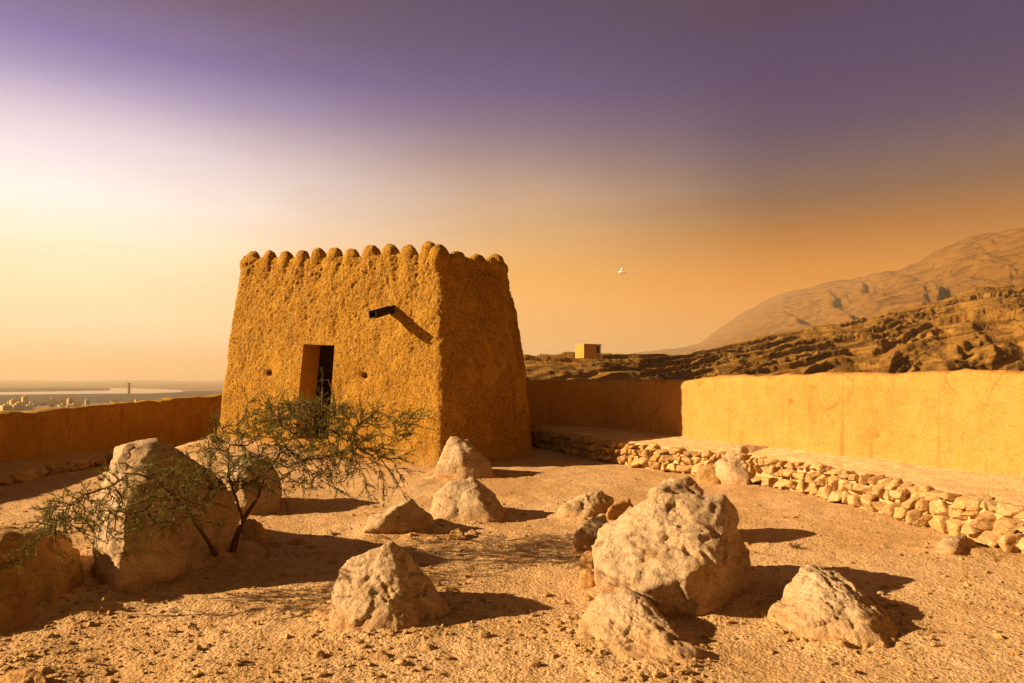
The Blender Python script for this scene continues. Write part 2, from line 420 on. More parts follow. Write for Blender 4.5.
rock('boulder', [(558, 517), (585, 520), (612, 514), (560, 508), (610, 505), (563, 507, 8.7), (580, 497, 8.8), (600, 491, 8.9), (610, 498, 8.9), (596, 493, 9.2)],
     'flat pale boulder at the back left of the right group', 'boulder', seed=12, rough=1.0, sub=5, group=G)
rock('boulder', [(604, 522), (634, 520), (607, 514), (632, 512), (608, 508, 8.3), (618, 500, 8.4), (628, 499, 8.4), (634, 508, 8.4), (625, 503, 8.7)],
     'small dark boulder between the flat pale one and the massive block', 'boulder', 'brownrock', seed=13, rough=0.9, sub=5, group=G)
rock('boulder', [(576, 548), (605, 550), (574, 541), (607, 540), (577, 529, 6.95), (592, 518, 7.1), (606, 514, 7.2), (609, 530, 7.0), (600, 518, 7.6), (573, 538, 6.9)],
     'small low boulder touching the left side of the massive block', 'boulder', seed=14, rough=0.9, sub=5, group=G)
for k, (a, lab) in enumerate((([(579, 588), (594, 588), (580, 580), (596, 580), (580, 574, 5.9), (588, 568, 5.95), (595, 574, 5.9), (590, 571, 6.1)], 'fist sized dark stone at the left foot of the massive block'),
                              ([(580, 568), (594, 568), (581, 561), (595, 561), (581, 556, 6.4), (588, 550, 6.45), (594, 553, 6.4), (590, 552, 6.6)], 'upper dark stone wedged at the left of the massive block'))):
    rock('stone', a, lab, 'stone', 'brownrock', seed=15 + k, sub=4, rough=0.8, group='dark stones beside the massive boulder')
rock('boulder', [(575, 641), (600, 655), (629, 660), (675, 672), (700, 676), (707, 672), (690, 650), (576, 625), (600, 610), (660, 615), (578, 617, 4.8), (600, 597, 4.85), (622, 587, 4.85),
                 (646, 601, 4.75), (672, 628, 4.55), (697, 660, 4.2), (640, 598, 5.1), (605, 600, 5.2), (615, 640, 4.45)],
     'wedge shaped boulder sloping down to the right in front of the massive block', 'boulder', cuts=3, sharp=80, seed=17, rough=0.85, group=G)
rock('boulder', [(765, 622), (790, 632), (815, 640), (861, 647), (886, 648), (901, 637), (890, 620), (790, 600), (850, 605), (790, 582, 5.15), (811, 563, 5.2), (833, 571, 5.1), (861, 596, 4.9),
                 (890, 614, 4.75), (897, 625, 4.75), (768, 610, 5.0), (830, 572, 5.5), (860, 600, 5.2), (800, 575, 5.5), (825, 600, 4.75), (865, 615, 4.6)],
     'rightmost large boulder, ridge backed and pitted, casting a long shadow', 'boulder', cuts=3, sharp=80, seed=18, rough=0.9, group=G)
rock('stone', [(927, 556), (950, 558), (972, 551), (930, 548), (975, 546), (935, 549, 6.75), (947, 537, 6.9), (965, 534, 7.0), (977, 542, 7.1), (955, 550, 6.6), (960, 537, 7.3)],
     'lone flat pale stone in front of the right stone wall', 'stone', seed=19, rough=0.75, sub=5)
rock('stone', [(-5, 700), (30, 702), (52, 696), (0, 684), (45, 682), (10, 672, 3.9), (28, 668, 3.9), (44, 673, 3.9), (25, 675, 4.0), (-8, 680, 3.9)],
     'dark topped stone cut by the bottom left corner', 'stone', 'brownrock', seed=20, rough=0.8, sub=5)
SL = 'flat brown stones half buried round the acacia mound'
for k, (cx, cy, w, h) in enumerate(((272, 549, 26, 10), (297, 545, 22, 9), (310, 551, 16, 8), (262, 566, 18, 9), (286, 560, 14, 7))):
    lab = ('flat brown stone nearest the small boulder by the acacia', 'flat brown stone at the back of the acacia mound', 'rightmost flat brown stone of the acacia mound',
           'frontmost flat brown stone beside the acacia stems', 'little flat brown stone in the middle of the acacia mound')[k]
    Yc = gp(cx, cy)[1]
    rock('stone', [(cx - w/2, cy + h*.3), (cx + w/2, cy + h*.3), (cx - w*.4, cy - 2), (cx + w*.4, cy - 3), (cx - w*.3, cy - h*.6, Yc), (cx + w*.25, cy - h*.75, Yc + .05), (cx, cy - h*.7, Yc + .1)],
         lab, 'stone', 'brownrock', seed=21 + k, sub=4, rough=0.9, group=SL)
for k, (cx, cy, w, h, lab) in enumerate(((457, 538, 22, 12, 'dark wedge of stone behind the pyramid boulder'), (434, 541, 20, 8, 'low clod of stone left of the dark wedge'),
                                         (472, 534, 12, 6, 'little pale stone right of the dark wedge'), (329, 536, 12, 9, 'pale stone lying between the low rough boulder and the acacia'),
                                         (382, 657, 18, 9, 'pale stone in front of the pyramid boulder'), (370, 534, 18, 10, 'knob of stone at the left foot of the low rough boulder'))):
    Yc = gp(cx, cy)[1]
    rock('stone', [(cx - w/2, cy + h*.3), (cx + w/2, cy + h*.3), (cx - w*.4, cy - 1), (cx + w*.4, cy - 2), (cx - w*.25, cy - h*.6, Yc), (cx + w*.1, cy - h*.8, Yc + .03), (cx, cy - h*.6, Yc + .1)],
         lab, 'stone', 'brownrock' if k in (0, 5) else 'rock', seed=31 + k, sub=4, rough=0.9, group='small stones between the boulders')

# ------------------------------------------------------------------ courtyard ground
nu, nY = 760, 520
us = np.sinh(np.linspace(-1.9, 1.9, nu)) / np.sinh(1.9) * 3.2
Yr = np.exp(np.linspace(np.log(1.6), np.log(26.0), nY))
U, YY = np.meshgrid(us, Yr)
X = U * (YY + 0.8); Y = YY.copy() - 0.4
P3 = np.stack([X.ravel(), Y.ravel(), np.zeros(X.size)], -1)
P3[:, 2] = ground_h(P3)
# keep the sheet inside the fort's walls (under them at the edges)
keep = (P3[:, 0] > -11.5) & (P3[:, 0] < 9.0) & (P3[:, 1] < 22.5)
Fg = grid_faces(nY, nu); Fg = Fg[keep[Fg].all(1)]
used = np.unique(Fg); idx = -np.ones(len(P3), int); idx[used] = np.arange(len(used))
g = mesh_obj('ground', P3[used], idx[Fg], M['ground']); tag(g, kind='structure')


# loose stones and gravel
def stone_mesh(seed, sub=2):
    d, Fc = ico(sub); V = d * np.array([1.0, 0.8, 0.6]); V = V * (1 + 0.35 * fbm(d * 1.3 + seed * 5.1, 3))[:, None]
    return V, Fc
lump = []
for k in range(6):
    V, Fc = stone_mesh(k, 3); me = bpy.data.meshes.new('loose_stone'); me.from_pydata(V.tolist(), [], Fc.tolist()); me.materials.append(M['stone'])
    me.polygons.foreach_set('use_smooth', np.ones(len(me.polygons), bool)); lump.append(me)
spots = []
for k in range(75):
    px = random.uniform(10, 1010); py = random.uniform(545, 681) if k < 50 else random.uniform(500, 560)
    p = gp(px, py)
    if -6 < p[0] < 4.0: spots.append(p)
for k, p in enumerate(spots):
    o = bpy.data.objects.new('loose_stone', lump[k % 6]); COL.objects.link(o)
    s = random.uniform(0.018, 0.042); o.scale = (s, s, s * random.uniform(.7, 1)); o.location = (p[0], p[1], gh(p[0], p[1]) + 0.2 * s)
    o.rotation_euler = (random.uniform(-.4, .4), random.uniform(-.4, .4), random.uniform(0, 6.28))
    tag(o, 'small tan stone lying loose on the courtyard dirt', 'stone', 'loose stones scattered over the courtyard')

def scatter(n, seed):
    r = np.random.default_rng(seed)
    py = HY + 88 + (r.random(n) ** 0.75) * 240
    px = r.uniform(-150, 1174, n)
    Yg = EYE * F / (py - HY); Xg = (px - CX) / F * Yg
    for (bx, by, ax, ay, hh) in FOOT:
        c_ = int(60 + 260 * (ax + ay) / 2); a_ = r.uniform(0, 6.28, c_); t_ = 1 + np.abs(r.normal(0, .16, c_)) / max(min(ax, ay), .1) * .5
        Xg = np.concatenate([Xg, bx + ax * t_ * np.cos(a_)]); Yg = np.concatenate([Yg, by + ay * t_ * np.sin(a_)])
    ok = fbm(np.stack([Xg * .9, Yg * .9, 0 * Xg], -1) + 50, 3) + r.normal(0, .35, len(Xg)) > -0.15
    Xg, Yg = Xg[ok], Yg[ok]; m = len(Xg)
    Z = ground_h(np.stack([Xg, Yg, 0 * Xg], -1))
    s = np.exp(r.normal(math.log(0.0075), 0.6, m)); s = np.clip(s, 0.004, 0.034)
    d, Fc = ico(1); nv = len(d)
    V = d[None] * (1 + 0.3 * r.normal(size=(m, nv, 1))) * np.array([1, .85, .6])[None, None]
    a = r.uniform(0, 6.28, m); ca, sa = np.cos(a)[:, None], np.sin(a)[:, None]
    x = V[..., 0] * ca - V[..., 1] * sa; y = V[..., 0] * sa + V[..., 1] * ca
    V = np.stack([x, y, V[..., 2]], -1) * s[:, None, None] + np.stack([Xg, Yg, Z + .15 * s], -1)[:, None]
    Fs = (Fc[None] + (np.arange(m) * nv)[:, None, None]).reshape(-1, 3)
    return V.reshape(-1, 3), Fs
V, Fs = scatter(17000, 11)
gr = mesh_obj('gravel', V, Fs, M['stone'], smooth=False); tag(gr, 'fine tan gravel strewn over the courtyard dirt', 'gravel', kind='stuff')

# ------------------------------------------------------------------ tower
N0, L0, R0, B0 = np.array([-1.32, 13.3]), np.array([-6.64, 15.5]), np.array([0.60, 15.6]), np.array([-4.6, 18.3])
N1, L1, R1, B1 = np.array([-1.37, 13.72]), np.array([-6.20, 15.85]), np.array([-0.02, 15.8]), np.array([-4.55, 17.8])
zb = {'N': -0.12, 'L': 0.24, 'R': -0.1, 'B': 0.1}
zt = {'N': 4.14, 'L': 4.36, 'R': 4.25, 'B': 4.36}
corn = [('L', L0, L1, 1.1, 0.22), ('N', N0, N1, 1.0, 0.16), ('R', R0, R1, 1.9, 0.42), ('B', B0, B1, 1.6, 0.4)]
names = 'LNRB'
def tower_ring(w):
    """perimeter control corners at height fraction w -> list of (corner xy, z)"""
    out = []
    for nme, b, t, p, rad in corn:
        s = w ** p
        out.append((b + (t - b) * s, zb[nme] + (zt[nme] - zb[nme]) * w, rad))
    return out
# perimeter sampling: (corner index, kind, t)
def ring_points(w, step_n):
    C = tower_ring(w); pts = []
    for i in range(4):
        a, za, ra = C[i]; b, zb_, rb = C[(i + 1) % 4]; c, zc, rc = C[(i + 2) % 4]
        L = np.linalg.norm(b - a); u = (b - a) / L; v = (c - b) / np.linalg.norm(c - b)
        s0, s1 = ra / L, 1 - rb / L
        n = step_n[i]
        t = np.linspace(s0, s1, n)
        for tt in t: pts.append((*(a + (b - a) * tt), za + (zb_ - za) * tt, i, tt))
        p0 = b - u * rb; p2 = b + v * rb
        for tt in np.linspace(0, 1, 10)[1:-1]:
            q = (1 - tt) ** 2 * p0 + 2 * tt * (1 - tt) * b + tt * tt * p2
            pts.append((*q, zb_ , i, 1.0 + 0 * tt))
    return np.array(pts)
step_n = [210, 105, 90, 60]
nh = 165
ws = np.linspace(0, 1, nh)
# one row exactly on the lintel / sill, one column exactly on each jamb: find the door in (t, w)
rings = np.stack([ring_points(w, step_n) for w in ws])      # nh, nc, 5
nc = rings.shape[1]
Vt = rings[..., :3].copy()
cpx = CX + F * Vt[..., 0] / Vt[..., 1]; cpy = HY + F * (EYE - Vt[..., 2]) / Vt[..., 1]
front = np.arange(step_n[0])
mid = int(np.argmin(np.abs(ws - 0.35)))
jl = int(np.argmin(np.abs(cpx[mid, front] - 300))); jr = int(np.argmin(np.abs(cpx[mid, front] - 331.5)))
jm = (jl + jr) // 2
it = int(np.argmin(np.abs(cpy[:, jm] - 345))); ib = int(np.argmin(np.abs(cpy[:, jm] - 440)))
Fq = grid_faces(nh, nc, True)
flat = Vt.reshape(-1, 3)
nrm = vnormals(flat, Fq)
cen = np.array([-3.0, 15.8, 2.0])
if np.sum((flat - cen) * nrm) < 0: Fq = Fq[:, ::-1]; nrm = -nrm
ii = np.repeat(np.arange(nh), nc); jj = np.tile(np.arange(nc), nh)
amp = 0.50 + 0.95 * ws[ii] ** 1.5
Q = flat
d = 0.045 * fbm(Q * 0.9, 3) + 0.013 * amp * fbm(Q * 4.0, 4) + 0.018 * amp * fbm(Q * 17.0, 3) - 0.013 * amp * np.clip(ridged(Q * np.array([8.0, 8.0, 6.0]), 2) - .55, 0, 1)
d += 0.07 * np.clip(1 - ws[ii] / 0.10, 0, 1) ** 2 * (1 + fbm(Q * 3, 2))      # plaster flaring out at the foot
# fluting under the battlements
tt = rings[..., 4].ravel(); kk = rings[..., 3].ravel()
ph = np.where(kk == 0, tt * 11.2, np.where(kk == 1, tt * 4.6, tt * 8))
flute = (np.abs(np.sin(np.pi * ph)) ** 0.7 - 0.6) * sm(0.80, 1.0, ws[ii])
d += 0.05 * flute
# door surround: smooth there
ddoor = np.maximum(np.maximum(jl - jj, jj - jr) * 0.026, np.maximum(ib - ii, ii - it) * 0.027)
d *= np.where(kk == 0, 0.25 + 0.75 * sm(0.0, 0.35, ddoor), 1)
# two peep holes (worn dents) in the front face
fpx = cpx.ravel(); fpy = cpy.ravel()
for (hx, hy, rr) in ((362, 375.5, 7), (266.5, 373, 6)):
    dd = np.hypot(fpx - hx, fpy - hy)
    d -= np.where(kk == 0, 0.06 * np.exp(-(dd / rr) ** 2) + 0.30 * (np.hypot(fpx - hx - 1, fpy - hy + .3) < 2.6), 0)
Vo = flat + nrm * d[:, None]
# parapet: over the top, inside and down to the roof
V_all = [Vo]; faces = [Fq]
door = (Fq[:, 0] // nc >= ib) & (Fq[:, 0] // nc < it)
cols = Fq % nc
isd = ((ii[Fq] >= ib) & (ii[Fq] <= it) & (jj[Fq] >= jl) & (jj[Fq] <= jr) & (kk[Fq] == 0)).all(1)
faces[0] = Fq[~isd]
top = (nh - 1) * nc + np.arange(nc)
ctr = Vo[top].mean(0)
base = len(Vo); rows = [top]
for (ins, dz) in ((0.10, 0.06), (0.26, 0.04), (0.34, -0.10), (0.38, -0.70)):
    q = Vo[top].copy(); v = ctr[:2] - q[:, :2]; v /= np.linalg.norm(v, axis=1)[:, None]
    q[:, :2] += v * ins; q[:, 2] += dz + 0.02 * fbm(q * 5, 2)
    V_all.append(q); rows.append(base + np.arange(nc)); base += nc
c_i = base; V_all.append(np.array([[ctr[0], ctr[1], ctr[2] - 0.7]])); base += 1
flist = faces[0].tolist()
for r0, r1 in zip(rows[:-1], rows[1:]):
    for j in range(nc):
        j2 = (j + 1) % nc; flist.append([int(r0[j]), int(r0[j2]), int(r1[j2]), int(r1[j])])
for j in range(nc): flist.append([int(rows[-1][j]), int(rows[-1][(j + 1) % nc]), c_i])
# jambs of the doorway
inw = -np.array([-0.394, -0.919, 0.0])
loop = [(ib, j) for j in range(jl, jr + 1)] + [(i, jr) for i in range(ib + 1, it + 1)] + [(it, j) for j in range(jr - 1, jl - 1, -1)] + [(i, jl) for i in range(it - 1, ib, -1)]
lid = [i * nc + j for i, j in loop]
prev = lid
jam_v = []; jam_f = []
jv0 = Vo[lid]
nl = len(lid)
for k in range(0, 8):
    jam_v.append(jv0 + inw * (0.002 + 0.56 * k / 7) + (0.006 * fbm(jv0 * 6 + k, 2))[:, None] * (k > 0))
jam_v = np.concatenate(jam_v)
for k in range(7):
    for q in range(nl):
        q2 = (q + 1) % nl; jam_f.append([k * nl + q, k * nl + q2, (k + 1) * nl + q2, (k + 1) * nl + q])
tower = empty('watchtower', (-3.0, 15.6, 0), 'tapering square mud tower with scalloped parapet and dark doorway', 'tower')
ORG = np.array([-3.0, 15.6, 0.0])
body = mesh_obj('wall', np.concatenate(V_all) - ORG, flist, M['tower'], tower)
jamb = mesh_obj('door_jamb', jam_v - ORG, jam_f, simple('smooth_jamb_mud', (0.40, 0.20, 0.025), 0.95, 0.2, 5), tower)
# scalloped battlements: rounded lumps sitting on the top edge
def merlon(p, tan, out, w, h, dep, seed):
    dd, Fc = ico(4)
    q = np.sign(dd) * np.abs(dd) ** np.array([1.0, 0.9, 1.0])
    V = q * np.array([w, dep, h])
    V = V * (1 + 0.09 * fbm(dd * 1.5 + seed * 3.3, 3) + 0.045 * fbm(dd * 6 + seed, 3))[:, None]
    V[:, 1] *= 1 - 0.15 * np.clip(V[:, 2:3] / h, 0, 1)[:, 0]
    Wd = V[:, :1] * np.array([[*tan, 0]]) + V[:, 1:2] * np.array([[*out, 0]]) + V[:, 2:3] * np.array([[0, 0, 1]])
    return Wd + p, Fc
fpos = [255 - 6, 265.5, 282, 298.5, 315, 331, 348, 368, 387, 406, 425.5]
toprow = cpx[-1, front]
Ct = tower_ring(1.0)
for k, px in enumerate(fpos):
    j = int(np.argmin(np.abs(toprow - px))); p = Vt[-1, j]
    tan = np.array([0.919, -0.394]); out = np.array([-0.394, -0.919])
    pp = p + np.array([*(-out * 0.13), -0.01])
    V, Fc = merlon(pp + np.array([0, 0, random.uniform(-.04, .03)]), tan, out, (0.185 if k < 7 else 0.205) * random.uniform(.92, 1.05), 0.25 + 0.04 * random.random(), 0.17, k)
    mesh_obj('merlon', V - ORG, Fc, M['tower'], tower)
r_t = R1 - N1; r_t /= np.linalg.norm(r_t); r_o = np.array([r_t[1], -r_t[0]])
for k, (s, hh) in enumerate(((0.04, 0.30), (0.27, 0.24), (0.55, 0.25), (0.76, 0.24), (0.89, 0.18))):
    q = N1 + (R1 - N1) * s; z = zt['N'] + (zt['R'] - zt['N']) * s
    pp = np.array([*(q - r_o * 0.14), z - 0.08])
    V, Fc = merlon(pp, r_t, r_o, 0.25, hh, 0.19, 20 + k)
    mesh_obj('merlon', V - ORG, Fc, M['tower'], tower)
for a, b, n, sd in ((R1, B1, 9, 40), (B1, L1, 5, 60)):
    t_ = (b - a) / np.linalg.norm(b - a); o_ = np.array([t_[1], -t_[0]])
    for k in range(n):
        q = a + (b - a) * ((k + .6) / n)
        V, Fc = merlon(np.array([*(q - o_ * 0.14), 4.27]), t_, o_, 0.22, 0.25, 0.17, sd + k)
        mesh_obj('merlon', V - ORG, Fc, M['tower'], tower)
# dark wooden spout with an open gutter
j = int(np.argmin(np.abs(cpx[int(nh * .75), front] - 391.5)))
i_ = int(np.argmin(np.abs(cpy[:, j] - 309.5))); p = Vt[i_, j]
def spout():
    L_, w, h, t = 0.66, 0.075, 0.07, 0.022
    bm = bmesh.new()
    def bx(x0, x1, y0, y1, z0, z1):
        vs = [bm.verts.new((x, y, z)) for x in (x0, x1) for y in (y0, y1) for z in (z0, z1)]
        for f in ((0,1,3,2), (4,6,7,5), (0,4,5,1), (2,3,7,6), (0,2,6,4), (1,5,7,3)): bm.faces.new([vs[q] for q in f])
    bx(-0.25, L_, -w, w, -h, -h + t)
    bx(-0.25, L_, -w, -w + t, -h + t + .001, h); bx(-0.25, L_ - .04, w - t, w, -h + t + .001, h)
    bmesh.ops.subdivide_edges(bm, edges=bm.edges[:], cuts=3, use_grid_fill=True)
    for v in bm.verts:
        q = perlin(np.array([[v.co.x * 5, v.co.y * 20, v.co.z * 20]]))[0]; v.co.z += 0.012 * q; v.co.y += 0.008 * q
    me = bpy.data.meshes.new('water_spout'); bm.to_mesh(me); bm.free(); return me
sp = link('water_spout', spout(), M['wood'], tower)
dirv = Vector((-0.42, -0.90, -0.26)).normalized()
yv = Vector((0, 0, 1)).cross(dirv).normalized(); zv = dirv.cross(yv)
Mx = Matrix((dirv, yv, zv)).transposed().to_4x4(); Mx.translation = Vector((p - ORG).tolist()); sp.matrix_local = Mx
sp['label'] = 'dark wooden spout sticking out of the front wall'
# stone at the tower's left foot
rock('stone', [(205, 447), (219, 447), (206, 442), (219, 442), (207, 437, 14.9), (213, 433, 15.0), (218, 436, 15.0), (214, 436, 15.2)],
     'small dark stone at the left foot of the tower', 'stone', 'brownrock', sub=4, seed=50, rough=0.7)

# ------------------------------------------------------------------ perimeter walls
def polyline(pts, step):
    pts = [np.array(p, float) for p in pts]
    d = [0]
    for a, b in zip(pts[:-1], pts[1:]): d.append(d[-1] + np.linalg.norm((b - a)[:2]))
    s = np.arange(0, d[-1], step); P = np.array(pts)
    # smooth
    out = np.stack([np.interp(s, d, P[:, k]) for k in range(P.shape[1])], -1)
    k = max(3, int(0.9 / step)); ker = np.hanning(k + 2)[1:-1]; ker /= ker.sum()
    pad = np.concatenate([2 * out[0] - out[1:k + 1][::-1], out, 2 * out[-1] - out[-k - 1:-1][::-1]])
    return np.stack([np.convolve(pad[:, c], ker, 'same')[k:-k] for c in range(out.shape[1])], -1)

def mud_wall(name, path, thick, side, label, mat, seed, batter=0.06):
    """path rows: x, y, z_foot, z_top on the inner face; side=+1 if the outside lies to the left of the path direction"""
    S = polyline(path, 0.045); n = len(S)
    tang = np.gradient(S[:, :2], axis=0); tang /= np.linalg.norm(tang, axis=1)[:, None]
    out = np.stack([-tang[:, 1], tang[:, 0]], -1) * side
    nz = 34; rows = []
    for k in range(nz):
        f = k / (nz - 1); off = batter * f + 0.03 * sm(.9, 1, np.array(f)) - 0.12 * max(0, 1 - f / 0.12) ** 2
        z = S[:, 2] - 0.15 + (S[:, 3] - S[:, 2] + 0.15) * f
        rows.append(np.concatenate([S[:, :2] + out * off, z[:, None]], 1))
    for off, dz in ((batter + 0.07, 0.02), (thick * .5, 0.04), (thick - .12, 0.03)):
        rows.append(np.concatenate([S[:, :2] + out * off, (S[:, 3] + dz)[:, None]], 1))
    for f in np.linspace(1, 0, 8):
        z = S[:, 2] - 1.2 + (S[:, 3] - S[:, 2] + 1.2) * f
        rows.append(np.concatenate([S[:, :2] + out * (thick + .25 * (1 - f)), z[:, None]], 1))
    V = np.stack(rows); nr = len(rows)
    Vf = V.reshape(-1, 3); Fq = grid_faces(nr, n)
    nn = vnormals(Vf, Fq)
    d = 0.045 * fbm(Vf * 0.7 + seed, 3) + 0.014 * fbm(Vf * 4 + seed, 4) + 0.006 * fbm(Vf * 15 + seed, 2)
    s1 = nn[n * 15 + n // 2]; chk = np.dot(s1[:2], -out[n // 2])
    if chk < 0: nn = -nn; Fq = Fq[:, ::-1]
    Vf = Vf + nn * d[:, None]
    if mat == 'wall':
        hx_ = CX + F * Vf[:, 0] / np.maximum(Vf[:, 1], .5); hy_ = HY + F * (EYE - Vf[:, 2]) / np.maximum(Vf[:, 1], .5)
        for (a_, b_, r_) in ((878, 437, 2.1), (1004, 452, 2.0), (792, 402, 1.8), (700, 384, 1.5), (846, 441, 1.2), (940, 418, 1.2)):
            hit = (np.hypot(hx_ - a_, hy_ - b_) < r_) & (np.repeat(np.arange(nr), n) < 34); Vf[hit] -= nn[hit] * .13
    tp = np.repeat(np.arange(nr), n)
    Vf[:, 2] += np.where((tp > 30) & (tp < 39), 0.038 * fbm(Vf * 1.6 + seed + 3, 4) + 0.016 * fbm(Vf * 9 + seed + 3, 3), 0)
    fl = Fq.tolist(); fl.append([r * n for r in range(nr)]); fl.append([r * n + n - 1 for r in range(nr)][::-1])
    return tag(mesh_obj(name, Vf, fl, M[mat]), label, 'wall')

def shelf_pt(px, py, h):
    z = h
    for _ in range(40):
        Yk = (EYE - z) * F / (py - HY); Xk = (px - CX) / F * Yk; z = .5 * z + .5 * (h + float(gz(Xk, Yk)))
    return [Xk, Yk, z]
# right wall on its terrace
TZ = 0.50
rp = [(1024, 479), (900, 463), (800, 452.5), (730, 444), (676, 437), (600, 428)]
foot = [shelf_pt(px, py, TZ) for px, py in rp]
tops = [374, 375.5, 377, 379, 381, 381.5]
rpath = [[8.6, 1.0, TZ, 1.74], [7.6, 4.5, TZ, 1.75]]
for f, ty in zip(foot, tops): rpath.append([f[0], f[1], TZ, EYE - (ty - HY) / F * (f[1] + .1)])
rpath += [[0.9, 17.75, TZ, 1.64], [-0.4, 17.9, TZ, 1.63], [-2.2, 17.8, TZ, 1.62]]
print('right path', [[round(float(v), 2) for v in r] for r in rpath])
mud_wall('courtyard_wall', rpath, 0.42, -1, 'long sunlit ochre mud wall on the stone terrace to the right', 'wall', 3.0)
# left wall
lp = [(0, 463), (55, 456.5), (109, 450), (165, 443)]
lf = []
for px, py in lp:
    Yk = (EYE - .17) * F / (py - HY); lf.append([(px - CX) / F * Yk, Yk, .17])
lt = [414.5, 410.5, 406, 401.5]
lpath = [[-9.6, 2.0, .17, 1.15], [-9.3, 7.5, .17, 1.12]]
for f, ty in zip(lf, lt): lpath.append([f[0], f[1], f[2], EYE - (ty - HY) / F * f[1]])
lpath += [[-7.9, 18.2, .2, 1.22], [-6.9, 19.3, .25, 1.28], [-5.2, 19.6, .3, 1.32], [-3.2, 18.4, .3, 1.35]]
print('left path', [[round(float(v), 2) for v in r] for r in lpath])
mud_wall('courtyard_wall', lpath, 0.45, 1, 'low shaded reddish brown mud wall on the left before the plain', 'darkwall', 9.0, 0.04)

# retaining line of the right terrace
edge_px = [(1024, 556), (960, 538), (900, 521), (850, 506), (800, 493), (740, 482), (676, 473), (600, 461), (540, 449)]
edge = [gp(*p)[:2] for p in edge_px]
epath = [[6.6, 1.0], [5.6, 4.6]] + [list(e) for e in edge] + [[-0.3, 20.0]]
E = polyline([[a, b, 0] for a, b in epath], 0.06)
W = polyline(rpath, 0.06)[:, :2]
te = np.gradient(E[:, :2], axis=0); te /= np.linalg.norm(te, axis=1)[:, None]
eo = np.stack([te[:, 1], -te[:, 0]], -1)          # towards the wall
if np.mean(np.sum(eo * np.array([1.0, 0.6]), 1)) < 0: eo = -eo
EH = 0.44
n = len(E); m = 30; rows = []
wi = np.array([W[np.argmin(np.sum((W - e) ** 2, 1))] for e in E[:, :2]])
for k, zf in enumerate(np.linspace(-0.15, 1.0, 7)):
    q = E[:, :2] + eo * (0.085 + 0.04 * zf); rows.append(np.concatenate([q, np.full((n, 1), zf * (EH - 0.05))], 1))
for k in range(1, m):
    f = k / (m - 1); q0 = E[:, :2] + eo * 0.15; q = q0 + (wi + eo * .10 - q0) * f
    rows.append(np.concatenate([q, np.full((n, 1), EH - 0.03 + (TZ - EH + .06) * f ** .7)], 1))
V = np.stack(rows).reshape(-1, 3); Ft = grid_faces(len(rows), n)
nn = vnormals(V, Ft)
if nn[(len(rows) - 4) * n + n // 2][2] < 0: nn = -nn; Ft = Ft[:, ::-1]
V = V + nn * (0.025 * fbm(V * 1.5, 3) + 0.014 * fbm(V * 7, 3) + 0.006 * fbm(V * 22, 2))[:, None]
tag(mesh_obj('terrace', V, Ft, M['terrace']), kind='structure')

def block(seed, sub=4):
    r = np.random.default_rng(seed); d_, Fc = ico(sub)
    pts = r.uniform(-1, 1, (14, 3)); pts = np.sign(pts) * np.abs(pts) ** 0.45
    c, Nn, Dd = hull_planes(pts); q = np.clip(d_ @ Nn.T, 0, None) / Dd
    rad = 1 / (np.sum(q ** 40, 1) ** (1 / 40)); V = d_ * rad[:, None]
    V *= (1 + 0.06 * fbm(V * 2.0 + seed, 3) + 0.03 * fbm(V * 7 + seed, 3) + .12 * chips(V, 30, .5, seed))[:, None]
    return V, Fc
blocks = []
for k in range(22):
    V, Fc = block(100 + k); V = V / np.abs(V).max(0)
    me = bpy.data.meshes.new('stone'); me.from_pydata(V.tolist(), [], Fc.tolist()); me.materials.append(M['stone'])
    me.polygons.foreach_set('use_smooth', np.ones(len(me.polygons), bool)); blocks.append((me, V, Fc))

